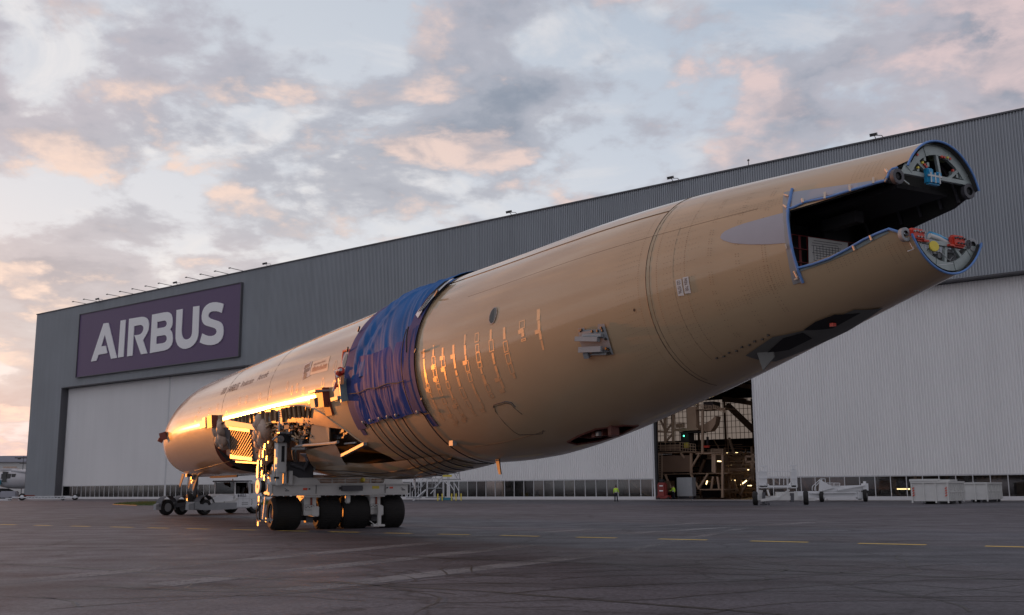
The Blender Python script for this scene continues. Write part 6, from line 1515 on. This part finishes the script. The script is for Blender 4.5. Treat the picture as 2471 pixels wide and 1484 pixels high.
b = MB(); b.bbox((-206, -.9, 0), (UR, 1.1, .06)); o = b.build('pavement_edge', 'gravelw', None); o.location = tuple(ho); o.rotation_euler = (0, 0, hrz); o['kind'] = 'structure'
# grass strip: blades on a soil patch
gpx = [(272, 1217.6), (300, 1214.5), (345, 1212.3), (420, 1211.8), (560, 1211.8), (700, 1211.8), (700, 1217), (560, 1219.5), (400, 1219.5), (330, 1219.8)]
GP = [ground(*p) for p in gpx]; b = MB(); gq = [(p[0], p[1]) for p in GP]
M['grass'] = mat('grass_blades', (.075, .105, .02), .7, var=.4, vscale=.4)
b.prism(gq, lambda x, y, k: (x, y, k), .0, .05); r4 = random.Random(3); X0 = min(p[0] for p in gq); X1 = max(p[0] for p in gq); Y0 = min(p[1] for p in gq); Y1 = max(p[1] for p in gq); cnt = 0
while cnt < 9000:
    x = r4.uniform(X0, X1); y = r4.uniform(Y0, Y1)
    if not inside((x, y), [gq]): cnt += .2; continue
    h_ = .06+.16*r4.random(); a_ = r4.random()*6.28; w_ = .05; b.add([(x-w_*math.cos(a_), y-w_*math.sin(a_), .04), (x+w_*math.cos(a_), y+w_*math.sin(a_), .04), (x+r4.uniform(-.05, .05), y+r4.uniform(-.05, .05), .05+h_)], [(0, 1, 2)]); cnt += 1
o = b.build('grass', 'grass', None); o['kind'] = 'stuff'
# ================================================================== SKY AND SUN
SAZ = D2R(-42.4); SEL = D2R(1.4)        # azimuth from +Y, positive to the right
w = bpy.data.worlds.new('World'); sc.world = w; w.use_nodes = True; nt = w.node_tree
N = nt.nodes.new; Lk = nt.links.new; bg = nt.nodes['Background']
tc = N('ShaderNodeTexCoord'); sky = N('ShaderNodeTexSky'); sky.sky_type = 'NISHITA'; sky.sun_disc = False; sky.sun_elevation = SEL; sky.sun_rotation = SAZ
sky.altitude = 100; sky.air_density = 1.2; sky.dust_density = 2.0
def V(op, a, b_=None, out=0):
    m_ = N('ShaderNodeVectorMath'); m_.operation = op
    for i, v in enumerate((a, b_)):
        if v is None: continue
        if isinstance(v, tuple): m_.inputs[i].default_value = v
        else: Lk(v, m_.inputs[i])
    return m_.outputs[out]
def F(op, a, b_=None, c=None, clamp=False):
    m_ = N('ShaderNodeMath'); m_.operation = op; m_.use_clamp = clamp
    for i, v in enumerate((a, b_, c)):
        if v is None: continue
        if isinstance(v, (int, float)): m_.inputs[i].default_value = v
        else: Lk(v, m_.inputs[i])
    return m_.outputs[0]
def RM(f, a, b_, c=0.0, d=1.0, smooth=True):
    r = N('ShaderNodeMapRange'); r.interpolation_type = 'SMOOTHSTEP' if smooth else 'LINEAR'
    r.inputs[1].default_value = a; r.inputs[2].default_value = b_; r.inputs[3].default_value = c; r.inputs[4].default_value = d; Lk(f, r.inputs[0]); return r.outputs[0]
def MIX(f, a, b_):
    m_ = N('ShaderNodeMix'); m_.data_type = 'RGBA'
    if isinstance(f, float): m_.inputs[0].default_value = f
    else: Lk(f, m_.inputs[0])
    for i, v in ((6, a), (7, b_)):
        if isinstance(v, tuple): m_.inputs[i].default_value = (*v, 1)
        else: Lk(v, m_.inputs[i])
    return m_.outputs[2]
dirv = V('NORMALIZE', tc.outputs['Generated'])
sp = N('ShaderNodeSeparateXYZ'); Lk(dirv, sp.inputs[0]); dz = F('MAXIMUM', sp.outputs[2], 0.0)
den = F('ADD', dz, .27)
cb = N('ShaderNodeCombineXYZ'); Lk(F('DIVIDE', sp.outputs[0], den), cb.inputs[0]); Lk(F('DIVIDE', sp.outputs[1], den), cb.inputs[1])
P = cb.outputs[0]
def noise(vec, scale, detail, rough=.55, dist=0.0, off=(0, 0, 0)):
    n = N('ShaderNodeTexNoise'); n.inputs['Scale'].default_value = scale; n.inputs['Detail'].default_value = detail; n.inputs['Roughness'].default_value = rough; n.inputs['Distortion'].default_value = dist
    Lk(V('ADD', vec, off), n.inputs['Vector']); return n.outputs['Fac']
SUNV = (math.sin(SAZ)*math.cos(SEL), math.cos(SAZ)*math.cos(SEL), math.sin(SEL))
cosS = V('DOT_PRODUCT', dirv, SUNV, 1)
near = RM(cosS, .35, 1.0)
# clear air between clouds
clear = MIX(RM(dz, .05, .55), (.70, .74, .84), (.42, .51, .64))
clear = MIX(F('MULTIPLY', near, .45), clear, (.92, .90, .90))
# two cloud decks; the same decks sampled a little towards the sun give the lit edges
c1 = noise(P, 1.9, 8, .56, .25, (3.1, 7.4, 0))
c1s = noise(V('ADD', P, (-.09, .09, 0)), 1.9, 8, .56, .25, (3.1, 7.4, 0))
c2 = noise(P, 4.6, 7, .55, .2, (1.7, 2.2, 4.0))
c2s = noise(V('ADD', P, (-.045, .045, 0)), 4.6, 7, .55, .2, (1.7, 2.2, 4.0))
wisp = noise(P, 3.2, 8, .60, .6, (9.0, 1.0, 2.0))
tone = noise(P, .8, 3, .5, .2, (5.0, 2.0, 7.0))
fine = noise(P, 13.0, 6, .6, .2, (2.0, 6.0, 5.0))
body = F('ADD', F('ADD', F('MULTIPLY', c1, .52), F('MULTIPLY', c2, .38)), F('MULTIPLY', fine, .10))
bods = F('ADD', F('ADD', F('MULTIPLY', c1s, .52), F('MULTIPLY', c2s, .38)), .05)
mask = RM(body, .44, .50)
lit = RM(F('SUBTRACT', body, bods), .006, .075)
thick = RM(body, .495, .58)
dark = MIX(RM(dz, .0, .45), (.34, .32, .40), (.24, .29, .38))
mid_ = MIX(RM(tone, .4, .6), (.55, .50, .56), (.44, .46, .54))
warm = MIX(near, (.80, .62, .62), (1.0, .74, .62))
cl = MIX(thick, mid_, dark)
lit = F('MULTIPLY', lit, RM(noise(P, 7.5, 6, .6, .3, (4.0, 8.0, 1.0)), .36, .62, .35, 1.0))
cl = MIX(F('MULTIPLY', lit, .95), cl, warm)
veil = MIX(F('MULTIPLY', RM(wisp, .42, .60), .80), clear, MIX(near, (.68, .69, .75), (.92, .89, .89)))
col = MIX(F('MULTIPLY', mask, .93), veil, cl)
# glow low towards the sun
low = RM(dz, .0, .38, 1.0, 0.0)
glow = F('MULTIPLY', F('MULTIPLY', near, low), .32)
col = MIX(glow, col, (1.0, .94, .90))
hot = F('POWER', F('MAXIMUM', cosS, 0.0), 260.0)
addh = N('ShaderNodeMix'); addh.data_type = 'RGBA'; addh.blend_type = 'ADD'; Lk(F('MULTIPLY', F('MULTIPLY', hot, RM(dz, 0, .2, 1, 0)), 1.0), addh.inputs[0]); Lk(col, addh.inputs[6]); addh.inputs[7].default_value = (2.0, .9, .3, 1)
col = addh.outputs[2]
# physical sky shows through a little
sk = N('ShaderNodeMix'); sk.data_type = 'RGBA'; sk.blend_type = 'ADD'; sk.inputs[0].default_value = .05
Lk(col, sk.inputs[6]); Lk(sky.outputs[0], sk.inputs[7])
Lk(sk.outputs[2], bg.inputs['Color']); bg.inputs['Strength'].default_value = .88
ld_ = bpy.data.lights.new('sun', 'SUN'); so = bpy.data.objects.new('sun', ld_); COL.objects.link(so)
ld_.energy = 2.1; ld_.angle = D2R(.6); ld_.color = (1.0, .31, .045)
so.rotation_euler = Vector((-SUNV[0], -SUNV[1], -SUNV[2])).to_track_quat('-Z', 'Y').to_euler(); so.location = (-60, 60, 20)
sc.view_settings.view_transform = 'Standard'; sc.view_settings.look = 'None'; sc.view_settings.exposure = 0.0; sc.view_settings.gamma = 1.0
sc.render.engine = 'CYCLES'; sc.cycles.use_denoising = True; sc.cycles.max_bounces = 6; sc.cycles.transparent_max_bounces = 8
sc.cycles.sample_clamp_indirect = 4.0
